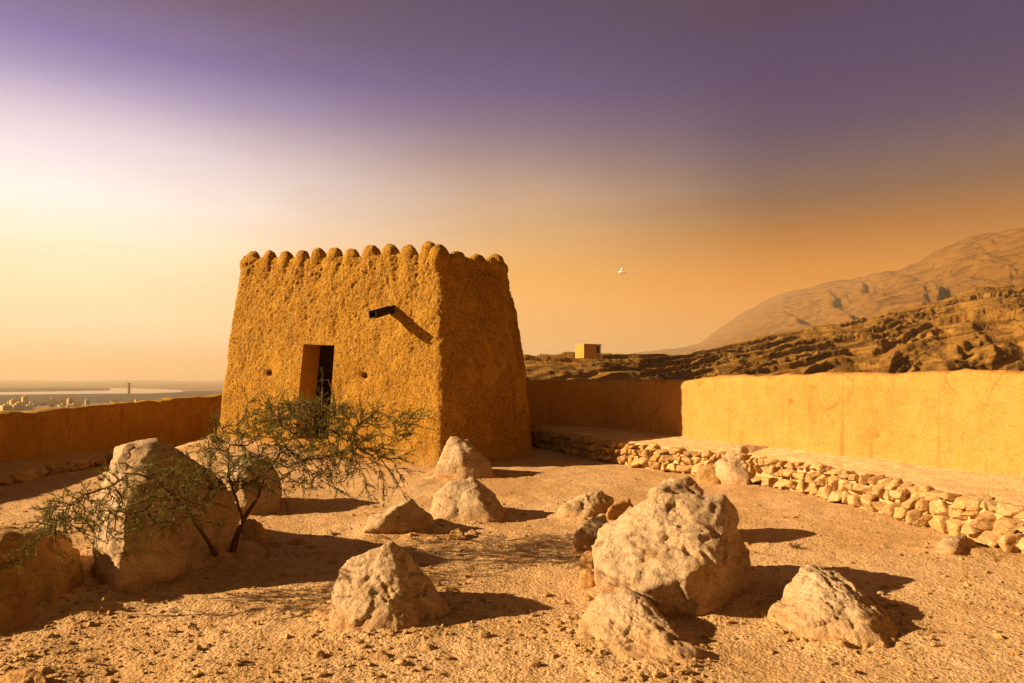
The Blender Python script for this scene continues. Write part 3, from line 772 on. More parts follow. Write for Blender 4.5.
def stone_wall(name, label, line, out, heights, wrange, s0, s1, loc, maxparts, dep=0.15, hidden_fn=None, jitter=1.0):
    root = empty(name, loc, label, 'stone wall')
    seg = np.linalg.norm(np.diff(line[:, :2], axis=0), axis=1); S = np.concatenate([[0], np.cumsum(seg)])
    items = []
    z = 0.0
    r = random.Random(5)
    for row, hgt in enumerate(heights):
        s = s0 + r.uniform(0, .1)
        while s < s1:
            w = (wrange[0] + (wrange[1] - wrange[0]) * r.random() ** 1.4) * (1.0 if row else 1.1)
            sc = s + w / 2
            x = np.interp(sc, S, line[:, 0]); y = np.interp(sc, S, line[:, 1])
            ox = np.interp(sc, S, out[:, 0]); oy = np.interp(sc, S, out[:, 1])
            h = hgt * r.uniform(.70, 1.28)
            items.append((x + ox * (.06 + .03 * row + r.uniform(-.02, .02) * jitter), y + oy * (.06 + .03 * row + r.uniform(-.02, .02) * jitter), gz(x, y) + z + hgt / 2 + r.uniform(-.015, .015), w, h, math.atan2(oy, ox), r.uniform(-.32, .32) * jitter, r.randrange(22)))
            s += w * (0.97 + .12 * (jitter - 1))
        z += hgt * 0.93
    # largest in the photo first
    vis = [(it[3] * it[4] / it[1] ** 2 if abs(it[0] / it[1]) < .745 and it[1] > 0 else 0, it) for it in items]
    vis.sort(key=lambda t: -t[0])
    restV, restF, off = [], [], 0
    for k, (a, it) in enumerate(vis):
        x, y, z, w, h, ang, tilt, b = it
        if k < maxparts and a > 0:
            o = bpy.data.objects.new('stone', blocks[b][0]); COL.objects.link(o); o.parent = root
            o.location = (x - loc[0], y - loc[1], z - loc[2]); o.rotation_euler = (tilt, tilt * .5, ang - math.pi / 2); o.scale = (w * .54, dep, h * .54)
        elif y > -1:
            V = blocks[b][1] * np.array([w * .54, dep, h * .54]); ca, sa = math.cos(ang - math.pi / 2), math.sin(ang - math.pi / 2)
            V = np.stack([V[:, 0] * ca - V[:, 1] * sa + x, V[:, 0] * sa + V[:, 1] * ca + y, V[:, 2] + z], -1) - np.array(loc)
            restV.append(V); restF.append(blocks[b][2] + off); off += len(V)
    if restV:
        o = mesh_obj('rubble', np.concatenate(restV), np.concatenate(restF), M['stone'], root); o['kind'] = 'stuff'
    return root
seg = np.linalg.norm(np.diff(E[:, :2], axis=0), axis=1); tot = seg.sum()
stone_wall('retaining_wall', 'rough dry stone retaining wall along the right terrace edge', E, eo, (0.18, 0.16, 0.13), (0.10, 0.29), 1.5, tot - .3, (4.2, 10.5, 0), 100)
# big boulders built into the retaining wall
rock('boulder', [(720, 484), (750, 486), (758, 478), (722, 474), (715, 470, 11.7), (717, 460, 11.75), (729, 451, 11.85), (743, 444, 11.95), (769, 448, 12.1), (766, 458, 11.8), (758, 471, 11.5), (749, 481, 11.35), (728, 470, 11.35), (750, 450, 12.6), (725, 460, 12.4)],
     'pale leaning boulder built into the middle of the retaining wall', 'boulder', seed=60, rough=0.7, sub=5, group='boulders in the retaining wall')
rock('boulder', [(698, 483), (720, 484), (697, 476), (722, 476), (699, 468, 12.0), (708, 461, 12.1), (720, 463, 12.1), (721, 474, 11.9), (712, 465, 12.4)],
     'dark squat boulder left of the pale leaning one in the retaining wall', 'boulder', 'brownrock', seed=61, rough=0.7, sub=5, group='boulders in the retaining wall')
# ledge of the left wall
lep = [(0, 487), (55, 475.5), (109, 464), (160, 453)]
le = [gp(*p) for p in lep]
lep3 = [[-8.7, 2.0, 0], [-8.4, 7.0, 0]] + [[e[0], e[1], 0] for e in le]; lep3 += [[lep3[-1][0] + .1, lep3[-1][1] + 1.6, 0]]
EL = polyline(lep3, 0.06); tl = np.gradient(EL[:, :2], axis=0); tl /= np.linalg.norm(tl, axis=1)[:, None]; lo = np.stack([-tl[:, 1], tl[:, 0]], -1)
n = len(EL); WL = polyline(lpath, 0.06)[:, :2]; wi = np.array([WL[np.argmin(np.sum((WL - e) ** 2, 1))] for e in EL[:, :2]])
rows = []; zg = gz(EL[:, 0], EL[:, 1])[:, None]
for zf in (-.1, .3, .7, 1.0): rows.append(np.concatenate([EL[:, :2] + lo * (.08 + .03 * zf), zg + 0.13 * zf], 1))
for k in range(1, 20):
    f = k / 19; q0 = EL[:, :2] + lo * .14; rows.append(np.concatenate([q0 + (wi + lo * .1 - q0) * f, zg + 0.14 + .05 * f], 1))
V = np.stack(rows).reshape(-1, 3); Ft = grid_faces(len(rows), n); nn = vnormals(V, Ft)
if nn[(len(rows) - 4) * n + n // 2][2] < 0: nn = -nn; Ft = Ft[:, ::-1]
V = V + nn * (0.02 * fbm(V * 2, 3) + 0.012 * fbm(V * 8, 3))[:, None]
tag(mesh_obj('ledge', V, Ft, M['terrace']), kind='structure')
totl = np.linalg.norm(np.diff(EL[:, :2], axis=0), axis=1).sum()
stone_wall('stone_kerb', 'low line of rough stones along the foot of the left wall', EL, lo, (0.15,), (0.16, 0.32), 3.0, totl - .2, (float(le[1][0]), float(le[1][1]), 0), 60, 0.13, None, 2.0)

# ------------------------------------------------------------------ acacia
def tubes(polys, sides=6):
    V, Fc, off = [], [], 0
    for pts, rad in polys:
        pts = np.asarray(pts); n = len(pts); t = np.gradient(pts, axis=0); t /= np.linalg.norm(t, axis=1)[:, None] + 1e-9
        ref = np.where(np.abs(t[:, 2:3]) < .9, [[0, 0, 1.0]], [[1.0, 0, 0]]); a = np.cross(t, ref); a /= np.linalg.norm(a, axis=1)[:, None]; b = np.cross(t, a)
        th = np.linspace(0, 2 * np.pi, sides, endpoint=False)
        ring = pts[:, None] + np.asarray(rad)[:, None, None] * (np.cos(th)[None, :, None] * a[:, None] + np.sin(th)[None, :, None] * b[:, None])
        V.append(ring.reshape(-1, 3)); Fc.append(grid_faces(n, sides, True) + off); off += n * sides
    return np.concatenate(V), np.concatenate(Fc)
def curve(pts, n):
    P = np.array(pts, float); d = np.concatenate([[0], np.cumsum(np.linalg.norm(np.diff(P, axis=0), axis=1))]); s = np.linspace(0, d[-1], n)
    Q = np.stack([np.interp(s, d, P[:, k]) for k in range(3)], -1)
    for _ in range(3): Q[1:-1] = .25 * Q[:-2] + .5 * Q[1:-1] + .25 * Q[2:]
    return Q
base = gp(233, 560); base2 = gp(223, 563)
tA = curve([base - [0, 0, .06], at(234, 545, base[1]), at(241, 527, 6.55), at(247, 513, 6.6), at(258, 498, 6.6), at(262, 484, 6.62)], 26)
tA2 = curve([at(243, 522, 6.55), at(238, 505, 6.5), at(233, 490, 6.45), at(228, 474, 6.5)], 14)
tB = curve([base2 - [0, 0, .06], at(214, 550, 6.25), at(203, 535, 6.05), at(188, 513, 5.8), at(176, 497, 5.65), at(160, 484, 5.5)], 26)
BR = np.array([-2.6, 6.5, 0.0])
ac = empty('acacia_tree', BR, 'small flat crowned acacia with two dark stems among the left boulders', 'tree')
def wob(Q, s): return Q + 0.012 * np.stack([fbm(Q * 6 + s, 2), fbm(Q * 6 + s + 20, 2), fbm(Q * 6 + s + 40, 2)], -1)
tA, tA2, tB = wob(tA, 0), wob(tA2, 3), wob(tB, 7)
def trunk(Q, r0, r1, name='trunk'):
    rad = np.linspace(r0, r1, len(Q)) * (1 + .12 * fbm(Q * 14, 2)); V, Fc = tubes([(Q, rad)], 10)
    return mesh_obj(name, V - BR, Fc, M['bark'], ac)
trunk(tA, 0.036, 0.010); trunk(tB, 0.024, 0.008); trunk(tA2, 0.015, 0.008, 'limb')

def grow(seeds, targets, rs, seg=0.045, droop=0.02):
    """connect each target to the growing skeleton; returns branch polylines"""
    nodes = [np.array(p) for p in seeds]; NP = np.array(nodes); polys = []
    order = np.argsort(np.min(np.linalg.norm(targets[:, None] - NP[None], axis=2), axis=1))
    rootd = {i: 0.0 for i in range(len(NP))}; depth = np.zeros(len(NP)); dirs = np.tile(np.array([0, 0, .3]), (len(NP), 1))
    for ti in order:
        T = targets[ti]; D = np.linalg.norm(NP - T, axis=1) + 0.40 * depth
        i = int(np.argmin(D)); P0 = NP[i]; L = np.linalg.norm(T - P0)
        if L < 0.05: continue
        n = max(3, int(L / seg) + 1); s = np.linspace(0, 1, n)[:, None]
        c1 = P0 + dirs[i] * L * .45; c2 = T - (T - P0) * .3 + np.array([0, 0, droop + .05 * rs.normal()]) + rs.normal(0, .02, 3)
        Q = (1 - s) ** 3 * P0 + 3 * (1 - s) ** 2 * s * c1 + 3 * (1 - s) * s * s * c2 + s ** 3 * T
        Q[1:-1] += rs.normal(0, .006, (n - 2, 3))
        polys.append((Q, L, depth[i]))
        dd = np.gradient(Q, axis=0); dd /= np.linalg.norm(dd, axis=1)[:, None] + 1e-9
        NP = np.concatenate([NP, Q[1:]]); dirs = np.concatenate([dirs, dd[1:]]); depth = np.concatenate([depth, depth[i] + L * s[1:, 0]])
    return polys
rs = np.random.default_rng(21)
def canopy_targets(n):
    out = []
    xs = [200, 215, 235, 262, 300, 340, 380, 422]; tp = [443, 432, 419, 408, 402, 406, 412, 417]; bt = [472, 482, 490, 492, 490, 484, 466, 428]
    while len(out) < n:
        px = rs.uniform(202, 420) if rs.random() < .35 else rs.normal(295, 42)
        if not 202 < px < 422: continue
        t, b = np.interp(px, xs, tp), np.interp(px, xs, bt)
        f = rs.random() ** 1.7
        py = t + (b - t) * f
        Yd = 6.55 + rs.normal(0, .36) * (1 - .4 * abs(px - 300) / 120) + .12 * (px - 250) / 150
        out.append(at(px, py, np.clip(Yd, 5.7, 7.4)))
    return np.array(out)
T1 = canopy_targets(620)
# long thin outliers: right horizontals and drooping ends
ext = []
for px, py in ((428, 417), (415, 422), (400, 412), (410, 440), (402, 456), (412, 476), (396, 488), (385, 500), (368, 492), (350, 496), (405, 498), (215, 452), (205, 441), (212, 421), (206, 416), (248, 402), (322, 386), (326, 380), (332, 388), (380, 470), (395, 465), (372, 480), (340, 490), (270, 495), (285, 500), (228, 500), (215, 495)):
    ext.append(at(px, py, 6.5 + rs.normal(0, .2)))
T1 = np.concatenate([T1, np.array(ext)])
seedA = np.concatenate([tA[14:], tA2[6:]])
main_t = np.array([at(290, 440, 6.6), at(330, 425, 6.5), at(255, 440, 6.5), at(300, 462, 6.3), at(350, 440, 6.7), at(270, 425, 6.9), at(228, 450, 6.45)])
polyA = grow(seedA, main_t, rs)
seedA2 = np.concatenate([seedA] + [q for q, _, _ in polyA])
polyA2 = grow(seedA2, T1, rs, droop=0.05)
def left_targets(n):
    out = []
    while len(out) < n:
        px = rs.uniform(40, 215); c = np.interp(px, [40, 80, 130, 175, 215], [522, 512, 500, 500, 490]); hw = np.interp(px, [40, 90, 150, 215], [9, 26, 40, 32])
        py = c + rs.uniform(-1, 1) * hw
        out.append(at(px, py, np.interp(px, [40, 120, 215], [5.0, 5.15, 5.9]) + rs.normal(0, .16)))
    return np.array(out)
mainL = np.array([at(149, 478, 5.4), at(120, 480, 5.3), at(100, 490, 5.2), at(71, 505, 5.1), at(150, 505, 5.3), at(110, 512, 5.15), at(195, 485, 5.8)])
polyL = grow(tB[16:], mainL, rs)
T2 = np.concatenate([left_targets(300), np.array([at(22, 532, 4.95), at(30, 545, 4.9), at(26, 556, 4.95), at(58, 548, 4.9), at(33, 522, 5.0), at(65, 520, 5), at(75, 497, 5.1)])])
polyL2 = grow(np.concatenate([tB[16:]] + [q for q, _, _ in polyL]), T2, rs, droop=-.02)
def taper(polys, r0, r1):
    return [(Q, np.linspace(max(r0 * (1 - .3 * min(dp, 1.5)), r1 * 1.6), r1, len(Q))) for Q, L, dp in polys]
for pl in taper(polyA, 0.012, 0.005) + taper(polyL, 0.010, 0.004):
    V, Fc = tubes([pl], 6); mesh_obj('limb', V - BR, Fc, M['bark'], ac)
thin = taper(polyA2, 0.0065, 0.0022) + taper(polyL2, 0.0058, 0.0022)
# side twigs with leaflets
tw, LV = [], []
def add_leaves(Q, dens, sz):
    L = np.linalg.norm(np.diff(Q, axis=0), axis=1).sum(); k = rs.poisson(L * dens)
    if k == 0: return
    f = rs.uniform(0.1, 1, k) * (len(Q) - 1); i = np.minimum(f.astype(int), len(Q) - 2); p = Q[i] + (Q[i + 1] - Q[i]) * (f - i)[:, None]
    tq = (Q[i + 1] - Q[i]); tq /= np.linalg.norm(tq, axis=1)[:, None] + 1e-9
    d = tq * .9 + rs.normal(0, .48, (k, 3)); d /= np.linalg.norm(d, axis=1)[:, None]
    e = rs.normal(size=(k, 3)); e = np.cross(d, e); e /= np.linalg.norm(e, axis=1)[:, None]
    s = rs.uniform(.6, 1.3, k)[:, None] * sz
    LV.append(np.stack([p, p + d * s * .5 + e * s * .10, p + d * s, p + d * s * .5 - e * s * .10], 1))
for polys, dens in ((polyA2, 1.0), (polyL2, 1.0)):
    for Q, L, dp in polys:
        leafy = fbm(Q[-1:] * 3.0, 2)[0] > -0.32
        k = rs.poisson(L * (26 if leafy else 12))
        for _ in range(k):
            i = rs.integers(1, len(Q)); p = Q[i]; t = Q[i] - Q[i - 1]; t /= np.linalg.norm(t) + 1e-9
            dv = t * 1.0 + rs.normal(0, .36, 3) * [1, 1, .6] + [.05, 0, .0]; dv /= np.linalg.norm(dv); l = rs.uniform(.05, .19)
            q = np.stack([p, p + dv * l * .5 + rs.normal(0, .004, 3), p + dv * l + [0, 0, -.008]])
            tw.append((q, np.array([.0019, .0014, .0009])))
            if leafy: add_leaves(q, 215, 0.025)
        if leafy: add_leaves(Q, 70, 0.025)
V, Fc = tubes(thin + tw, 4); mesh_obj('crown', V - BR, Fc, M['twig'], ac)
LV = np.concatenate(LV); nL = len(LV); print('leaves', nL, 'twigs', len(tw))
mesh_obj('foliage', LV.reshape(-1, 3) - BR, np.arange(nL * 4).reshape(-1, 4), M['leaf'], ac, smooth=False)

# ------------------------------------------------------------------ far terrain
def skyline(px, pts): return np.interp(px, [p[0] for p in pts], [p[1] for p in pts])
def terrain(name, px0, px1, nc, Y0, nr, sky, dist, floor_z, mat, noise_fn, back=1.6):
    px = np.linspace(px0, px1, nc); s = np.linspace(0, 1, nr)[:, None]
    D = np.interp(px, [d[0] for d in dist], [d[1] for d in dist])[None]
    y0 = np.broadcast_to(np.asarray(Y0(px) if callable(Y0) else Y0, float), px.shape)[None]
    Yg = y0 * (D * back / y0) ** s                     # log spaced out past the ridge
    Hr = (HY - skyline(px, sky))[None] / F * D + EYE
    f = (Yg - y0) / (D - y0)
    up = np.clip(f, 0, 1); z = floor_z + (Hr - floor_z) * up ** 1.25
    z = np.where(f > 1, Hr - (Hr - floor_z) * np.clip((f - 1) / (back - 1.0), 0, 1) ** 1.2, z)
    Xg = (px[None] - CX) / F * Yg
    P = np.stack([Xg.ravel(), Yg.ravel(), z.ravel()], -1)
    P[:, 2] += noise_fn(P, f.ravel(), D)
    return tag(mesh_obj(name, P, grid_faces(nr, nc), M[mat]), kind='structure')
mid_sky = [(380, 362), (480, 354), (525, 352.5), (560, 351.5), (640, 354), (690, 353), (720, 345), (760, 336), (800, 328), (850, 319), (900, 309), (940, 299), (975, 288), (1024, 284), (1150, 272), (1500, 262)]
mid_d = [(380, 200), (525, 200), (640, 230), (690, 300), (800, 440), (900, 520), (1024, 600), (1500, 650)]
def mid_noise(P, f, D):
    Yv = P[:, 1]; sc = np.clip(Yv / 200, .25, 2.2)
    pxv = CX + F * P[:, 0] / Yv; Dd = np.broadcast_to(D, (len(f) // D.shape[1], D.shape[1])).ravel()
    Hr = (HY - skyline(pxv, mid_sky)) / F * Dd + EYE + 13.0
    e = np.clip((P[:, 2] + 13.0) / Hr, 0, 1.2)
    G2 = P * np.array([1, 1, 0])
    # beds of rock that rise to the right: benches and little cliffs along the strike
    wob = 1.3 * fbm(np.stack([pxv / 170, f * 2.0, 0 * f], -1), 3) + .12 * fbm(G2 * .05 + 5, 3) + .035 * fbm(G2 * .2 + 8, 3)
    brk = np.clip(1 + 1.3 * fbm(np.stack([pxv / 150, f * 11, 0 * f], -1) + 33, 3), 0.05, 1.9)
    b = 8.0 * e + 1.3 * wob; fr = b - np.floor(b); T = Hr / 8.0
    ter = (sm(.5, .97, fr) - fr) * T * .75
    b2 = 19.0 * e + 3.1 * wob + .5 * fbm(np.stack([pxv / 180, f * 12, 0 * f], -1) + 70, 3); f2 = b2 - np.floor(b2)
    ter += (sm(.68, .98, f2) - f2) * Hr / 19.0 * 1.1 * brk
    b3 = 47.0 * e + 7.0 * wob; f3 = b3 - np.floor(b3); ter += (sm(.6, 1.0, f3) - f3) * Hr / 47.0 * brk
    gull = np.clip(ridged(np.stack([pxv / 55 + .6 * fbm(G2 * .01, 2), f * 3.2, 0 * f], -1) + 15, 2), -1.4, 1.4)
    fade = sm(0.02, 0.2, f) * (1 - .6 * sm(.93, 1.0, f))
    return fade * (ter + Hr * .024 * gull + sc * (.34 * fbm(G2 * .09, 4) + .22 * ridged(G2 * .22, 3))) - .6 * sc * fade
def sky_fix(f): return f
terrain('ridge', 360, 1500, 900, 42, 420, mid_sky, mid_d, -13.0, 'ridge', mid_noise, 1.5)
far_sky = [(480, 379), (560, 372), (600, 358), (640, 352), (680, 348), (700, 343), (720, 328), (740, 314), (760, 303), (785, 292), (800, 289), (812, 287), (830, 281), (850, 278), (880, 273), (900, 268), (920, 262), (932, 252), (945, 247), (970, 237), (1000, 231), (1024, 228), (1100, 222), (1300, 228), (1700, 240)]
far_d = [(480, 9000), (640, 8200), (720, 7200), (800, 5000), (880, 3200), (1024, 1900), (1700, 1600)]
def far_noise(P, f, D):
    Dd = np.broadcast_to(D, (len(f) // D.shape[1], D.shape[1])).ravel()
    sc = Dd / 2000
    q = P * np.array([1, 1, 0]) / Dd[:, None] * 2000
    gull = np.clip(ridged(q * np.array([.0060, .0026, 0]) + .3 * fbm(q * .002, 2)[:, None], 5, gain=.55), -1.5, 2)
    fade = sm(0.05, .5, f) * (1 - .96 * sm(.66, .95, f))
    side = np.interp(CX + F * P[:, 0] / P[:, 1], [600, 700, 800, 900, 980], [.12, .25, .7, 1.4, 1.8])
    pxm = CX + F * P[:, 0] / P[:, 1]
    u_ = pxm / 52 + 2.2 * f + .5 * fbm(np.stack([pxm / 90, f * 3, 0 * f], -1), 3)
    gl = ridged(np.stack([u_, f * 1.1, 0 * f], -1) + 50, 4, gain=.55)
    Hd = (HY - skyline(pxm, far_sky)) / F * Dd
    g2 = Hd * .19 * np.minimum(gl - .9, .25) * np.interp(pxm, [640, 800, 880, 980], [.15, .45, .9, 1.1]) * sm(.05, .4, f) * (1 - .9 * sm(.80, 1.0, f))
    side = side * .25
    return g2 + side * sc * fade * (52 * gull - 72 + 20 * fbm(q * .006, 4)) + sc * 3 * sm(.6, .95, f) * fbm(q * .02 + 9, 3)
terrain('mountain', 440, 1700, 640, lambda px: np.interp(px, [440, 640, 800, 1024, 1700], [3000, 2200, 1200, 600, 520]), 300, far_sky, far_d, -35.0, 'mount', far_noise, 1.5)
# outer slope from the fort's hilltop down to the plain
PZ = -60.0
ang = np.linspace(0, 2 * np.pi, 260, endpoint=False); rr = np.concatenate([np.linspace(0, 1, 60)])
V = []
for k, t in enumerate(rr):
    z = -0.5 - 0.6 * min(1, t * 12) + (PZ - 3 + 1.1) * sm(0.03, 1.0, np.array(t)); ex = 13.5 + 210 * t
    ey = 14.5 + 210 * t
    V.append(np.stack([-1.2 + ex * np.cos(ang), 9.5 + ey * np.sin(ang), np.full(len(ang), z)], -1))
V = np.concatenate(V); V[:, 2] += np.repeat(sm(.02, .2, rr), len(ang)) * (3 * fbm(V * .03, 4))
tag(mesh_obj('hillside', V, grid_faces(len(rr), len(ang), True)[:, ::-1], M['ridge']), kind='structure')
rr = np.concatenate([[60], np.exp(np.linspace(math.log(150), math.log(26000), 150))]); ang = np.linspace(0, 2 * np.pi, 420, endpoint=False)
A, Rr = np.meshgrid(ang, rr); P = np.stack([(Rr * np.cos(A)).ravel(), (Rr * np.sin(A)).ravel(), np.full(A.size, PZ)], -1)
P[:, 2] += sm(6500, 11000, Rr.ravel()) * np.clip(fbm(P * np.array([.00035, .00035, 0]) + 2, 4) + .15, 0, 2) * 38
tag(mesh_obj('plain', P, grid_faces(len(rr), len(ang), True)[:, ::-1], M['plain']), kind='structure')

def plain_sheet(name, outline, z, mat, rag=0.0, hole=None):
    pts = []
    for px, py in outline:
        Yk = (EYE - PZ) * F / (py - HY); pts.append([(px - CX) / F * Yk, Yk])
    pts = np.array(pts + [pts[0]]); d = np.concatenate([[0], np.cumsum(np.linalg.norm(np.diff(pts, axis=0), axis=1))]); s = np.linspace(0, d[-1], 240)[:-1]
    Q = np.stack([np.interp(s, d, pts[:, k]) for k in range(2)], -1)
    Q += rag * np.stack([fbm(np.c_[Q * .004, 0 * s], 3), fbm(np.c_[Q * .004 + 30, 0 * s], 3)], -1)
    bm = bmesh.new(); vs = [bm.verts.new((x, y, z)) for x, y in Q]; f = bm.faces.new(vs); bmesh.ops.triangulate(bm, faces=[f])
    bm.normal_update()
    for f in bm.faces:
        if f.normal.z < 0: f.normal_flip()
    me = bpy.data.meshes.new(name); bm.to_mesh(me); bm.free()
    return tag(link(name, me, mat), kind='structure')
wm = NT('lagoon_water', 0.12); wm.b.inputs['Specular IOR Level'].default_value = 0.5
wm.out((0.10, 0.10, 0.09), wm.bump(wm.noise(0.05, 3), 0.4, 0.25))
plain_sheet('salt_marsh', [(-200, 388.2), (0, 388.0), (60, 387.7), (100, 388.2), (125, 389.2), (170, 390.5), (225, 391.5), (250, 393.0), (222, 398.5), (150, 402), (60, 404), (0, 405), (-200, 407)], PZ + .6, M['mudflat'], 60)
plain_sheet('lagoon', [(-200, 396.2), (0, 395.2), (40, 394.6), (100, 394.0), (150, 393.6), (182, 392.2), (186, 390.8), (165, 389.4), (135, 388.4), (108, 388.0), (112, 389.6), (108, 390.7), (60, 391.6), (0, 392.4), (-200, 393.0)], PZ + 1.2, wm.m, 25)

# town on the plain, far below the left wall
hm = [simple('house_plaster', (0.60, 0.44, 0.22), 0.9, .1, .05), simple('house_ochre', (0.60, 0.38, 0.10), 0.9, .1, .05), simple('house_grey', (0.45, 0.33, 0.20), 0.9, .15, .05)]
dk = simple('window_dark', (0.04, 0.03, 0.02), 0.5, .1, .05)
def house_mesh(kind):
    bm = bmesh.new(); me = bpy.data.meshes.new('house')
    def bx(x0, x1, y0, y1, z0, z1, mi=0):
        vs = [bm.verts.new((x, y, z)) for x in (x0, x1) for y in (y0, y1) for z in (z0, z1)]
        for f in ((0,1,3,2), (4,6,7,5), (0,4,5,1), (2,3,7,6), (0,2,6,4), (1,5,7,3)): bm.faces.new([vs[q] for q in f]).material_index = mi
    w, d_, h = ((9, 8, 6.5), (7, 7, 9.0), (11, 7, 4.2))[kind]
    bx(-w/2, w/2, -d_/2, d_/2, -2, h)
    for s in (-1, 1):
        bx(-w/2, w/2, s * (d_/2 - .15) - .15, s * (d_/2 - .15) + .15, h + .002, h + .8); bx(s * (w/2 - .15) - .15, s * (w/2 - .15) + .15, -d_/2 + .31, d_/2 - .31, h + .002, h + .8)
    bx(-w * .1, w * .35, -d_ * .1, d_ * .35, h + .002, h + 2.6)
    for fl in range(int(h // 3.2)):
        for k in range(3): bx(-w * .35 + k * w * .28, -w * .35 + k * w * .28 + 1.3, -d_/2 - .06, -d_/2 - .003, fl * 3.1 + 1.1, fl * 3.1 + 2.4, 1)
    bmesh.ops.recalc_face_normals(bm, faces=bm.faces[:]); bm.to_mesh(me); bm.free(); return me
hms = []
for k in range(3):
    for c in range(3):
        me = house_mesh(k); me.materials.append(hm[c]); me.materials.append(dk); hms.append(me)
rh = random.Random(4)
for k in range(46):
    px = rh.uniform(-6, 80) if k < 40 else rh.uniform(80, 175); py = rh.uniform(402.5, 411) if px < 80 else rh.uniform(402, 405)
    Yk = (EYE - PZ) * F / (py - HY)
    o = bpy.data.objects.new('town_house', hms[rh.randrange(9)]); COL.objects.link(o); o.location = ((px - CX) / F * Yk, Yk, PZ); o.rotation_euler.z = rh.uniform(.35, 1.15)
    s = rh.uniform(.9, 1.7); o.scale = (s, s, s)
    tag(o, 'tiny flat roofed house in the far town beyond the left wall', 'house', 'houses of the far town')
# dry tufts
for px, py, hh, lab in ((794, 548, .07, 'dry brown tuft of weed on the open ground left of the stone wall'), (101, 482, .10, 'dry pale tuft of grass beside the tall left boulder')):
    c0 = gp(px, py); B = []
    for q in range(42):
        a_ = random.uniform(0, 6.28); l_ = hh * random.uniform(.5, 1.2); o_ = np.array([math.cos(a_), math.sin(a_), 0]); b_ = o_ * random.uniform(0, .04)
        B.append((np.stack([b_, b_ + o_ * l_ * .3 + [0, 0, l_ * .6], b_ + o_ * l_ * .75 + [0, 0, l_ * .85]]), np.array([.0025, .002, .0008])))
    V, Fc = tubes(B, 4); o = mesh_obj('dry_weed', V, Fc, M['twig']); o.location = (c0[0], c0[1], gh(c0[0], c0[1]) - .005); tag(o, lab, 'weed')
# mast by the lagoon
Yk = (EYE - PZ) * F / (394.0 - HY); x_ = (129 - CX) / F * Yk
mm = bmesh.new(); bmesh.ops.create_cone(mm, cap_ends=True, segments=10, radius1=5.5, radius2=4.5, depth=45, matrix=Matrix.Translation((0, 0, 22)))
bmesh.ops.create_cone(mm, cap_ends=True, segments=10, radius1=6.5, radius2=6.5, depth=4, matrix=Matrix.Translation((0, 0, 44)))
me = bpy.data.meshes.new('chimney'); mm.to_mesh(me); mm.free()
ch = link('chimney', me, simple('chimney_brick', (0.22, 0.12, 0.05), .9, .2, .05)); ch.location = (x_, Yk, PZ); tag(ch, 'slender brown chimney standing before the far lagoon', 'chimney')

# hut on the near ridge
hY = 196.0; hx = (588 - CX) / F * hY; hz = EYE - (353 - HY) / F * hY
hut = empty('hut', (hx, hY, hz), 'small flat roofed ochre hut alone on the ridge', 'hut')
hut.rotation_euler.z = R(37)
def box_mesh(name, boxes, mat, parent):
    bm = bmesh.new()
    for x0, x1, y0, y1, z0, z1 in boxes:
        vs = [bm.verts.new((x, y, z)) for x in (x0, x1) for y in (y0, y1) for z in (z0, z1)]
        for f in ((0,1,3,2), (4,6,7,5), (0,4,5,1), (2,3,7,6), (0,2,6,4), (1,5,7,3)): bm.faces.new([vs[q] for q in f])
    bmesh.ops.recalc_face_normals(bm, faces=bm.faces[:]); me = bpy.data.meshes.new(name); bm.to_mesh(me); bm.free(); return link(name, me, mat, parent)
box_mesh('wall', [(-3.2, 3.2, -1.8, 1.8, -1.5, 2.25)], simple('hut_plaster', (0.56, 0.28, 0.06), .9, .15, .5), hut)
box_mesh('roof', [(-3.3, 3.6, -1.95, 1.95, 2.252, 2.45)], simple('hut_roof', (0.50, 0.33, 0.18), .9, .15, .5), hut)
box_mesh('door', [(1.5, 2.5, -1.86, -1.802, 0.0, 1.9)], dk, hut)

# white bird in the air
bY = 60.0; bp = at(621, 272.3, bY)
bird = empty('bird', bp, 'white bird gliding in the orange sky between tower and mountain', 'bird')
wh = simple('white_feather', (0.80, 0.78, 0.72), .7, .05, 3); dkf = simple('grey_feather', (0.10, 0.08, 0.06), .7, .1, 3)
Q = np.array([[-.30, 0, 0], [-.27, 0, .01], [-.22, 0, .02], [-.16, 0, .0], [-.05, 0, 0], [.08, 0, 0], [.18, 0, .01], [.27, 0, .02], [.31, 0, .02]]); rd = np.array([.004, .018, .042, .05, .085, .085, .055, .03, .012])
V, Fc = tubes([(Q, rd)], 12); mesh_obj('body', V, Fc, wh, bird)
def wing(s):
    V = []
    for t in np.linspace(0, 1, 9):
        c = .17 * (1 - .75 * t ** 1.6); y = s * (.06 + .50 * t); z = .03 + .16 * math.sin(t * 2.2); x = -.04 + .10 * t * t
        for a, th in ((-.5, 0), (0, .012), (.5, 0.002), (0, -.008)): V.append([x + c * a, y, z + th * (1 - .6 * t)])
    return np.array(V), grid_faces(9, 4, True)
for s, m_ in ((1, wh), (-1, wh)):
    V, Fc = wing(s); mesh_obj('wing', V, Fc, m_, bird)
V = np.array([[.26, -.02, .02], [.26, .02, .02], [.42, .07, .015], [.42, -.07, .015], [.30, 0, .03], [.42, 0, .028]]); mesh_obj('tail', V, [[0, 1, 2, 3], [0, 3, 5, 4], [4, 5, 2, 1], [0, 4, 1], [3, 2, 5]], dkf, bird, False)
bird.rotation_euler = (R(35), R(12), R(-20))

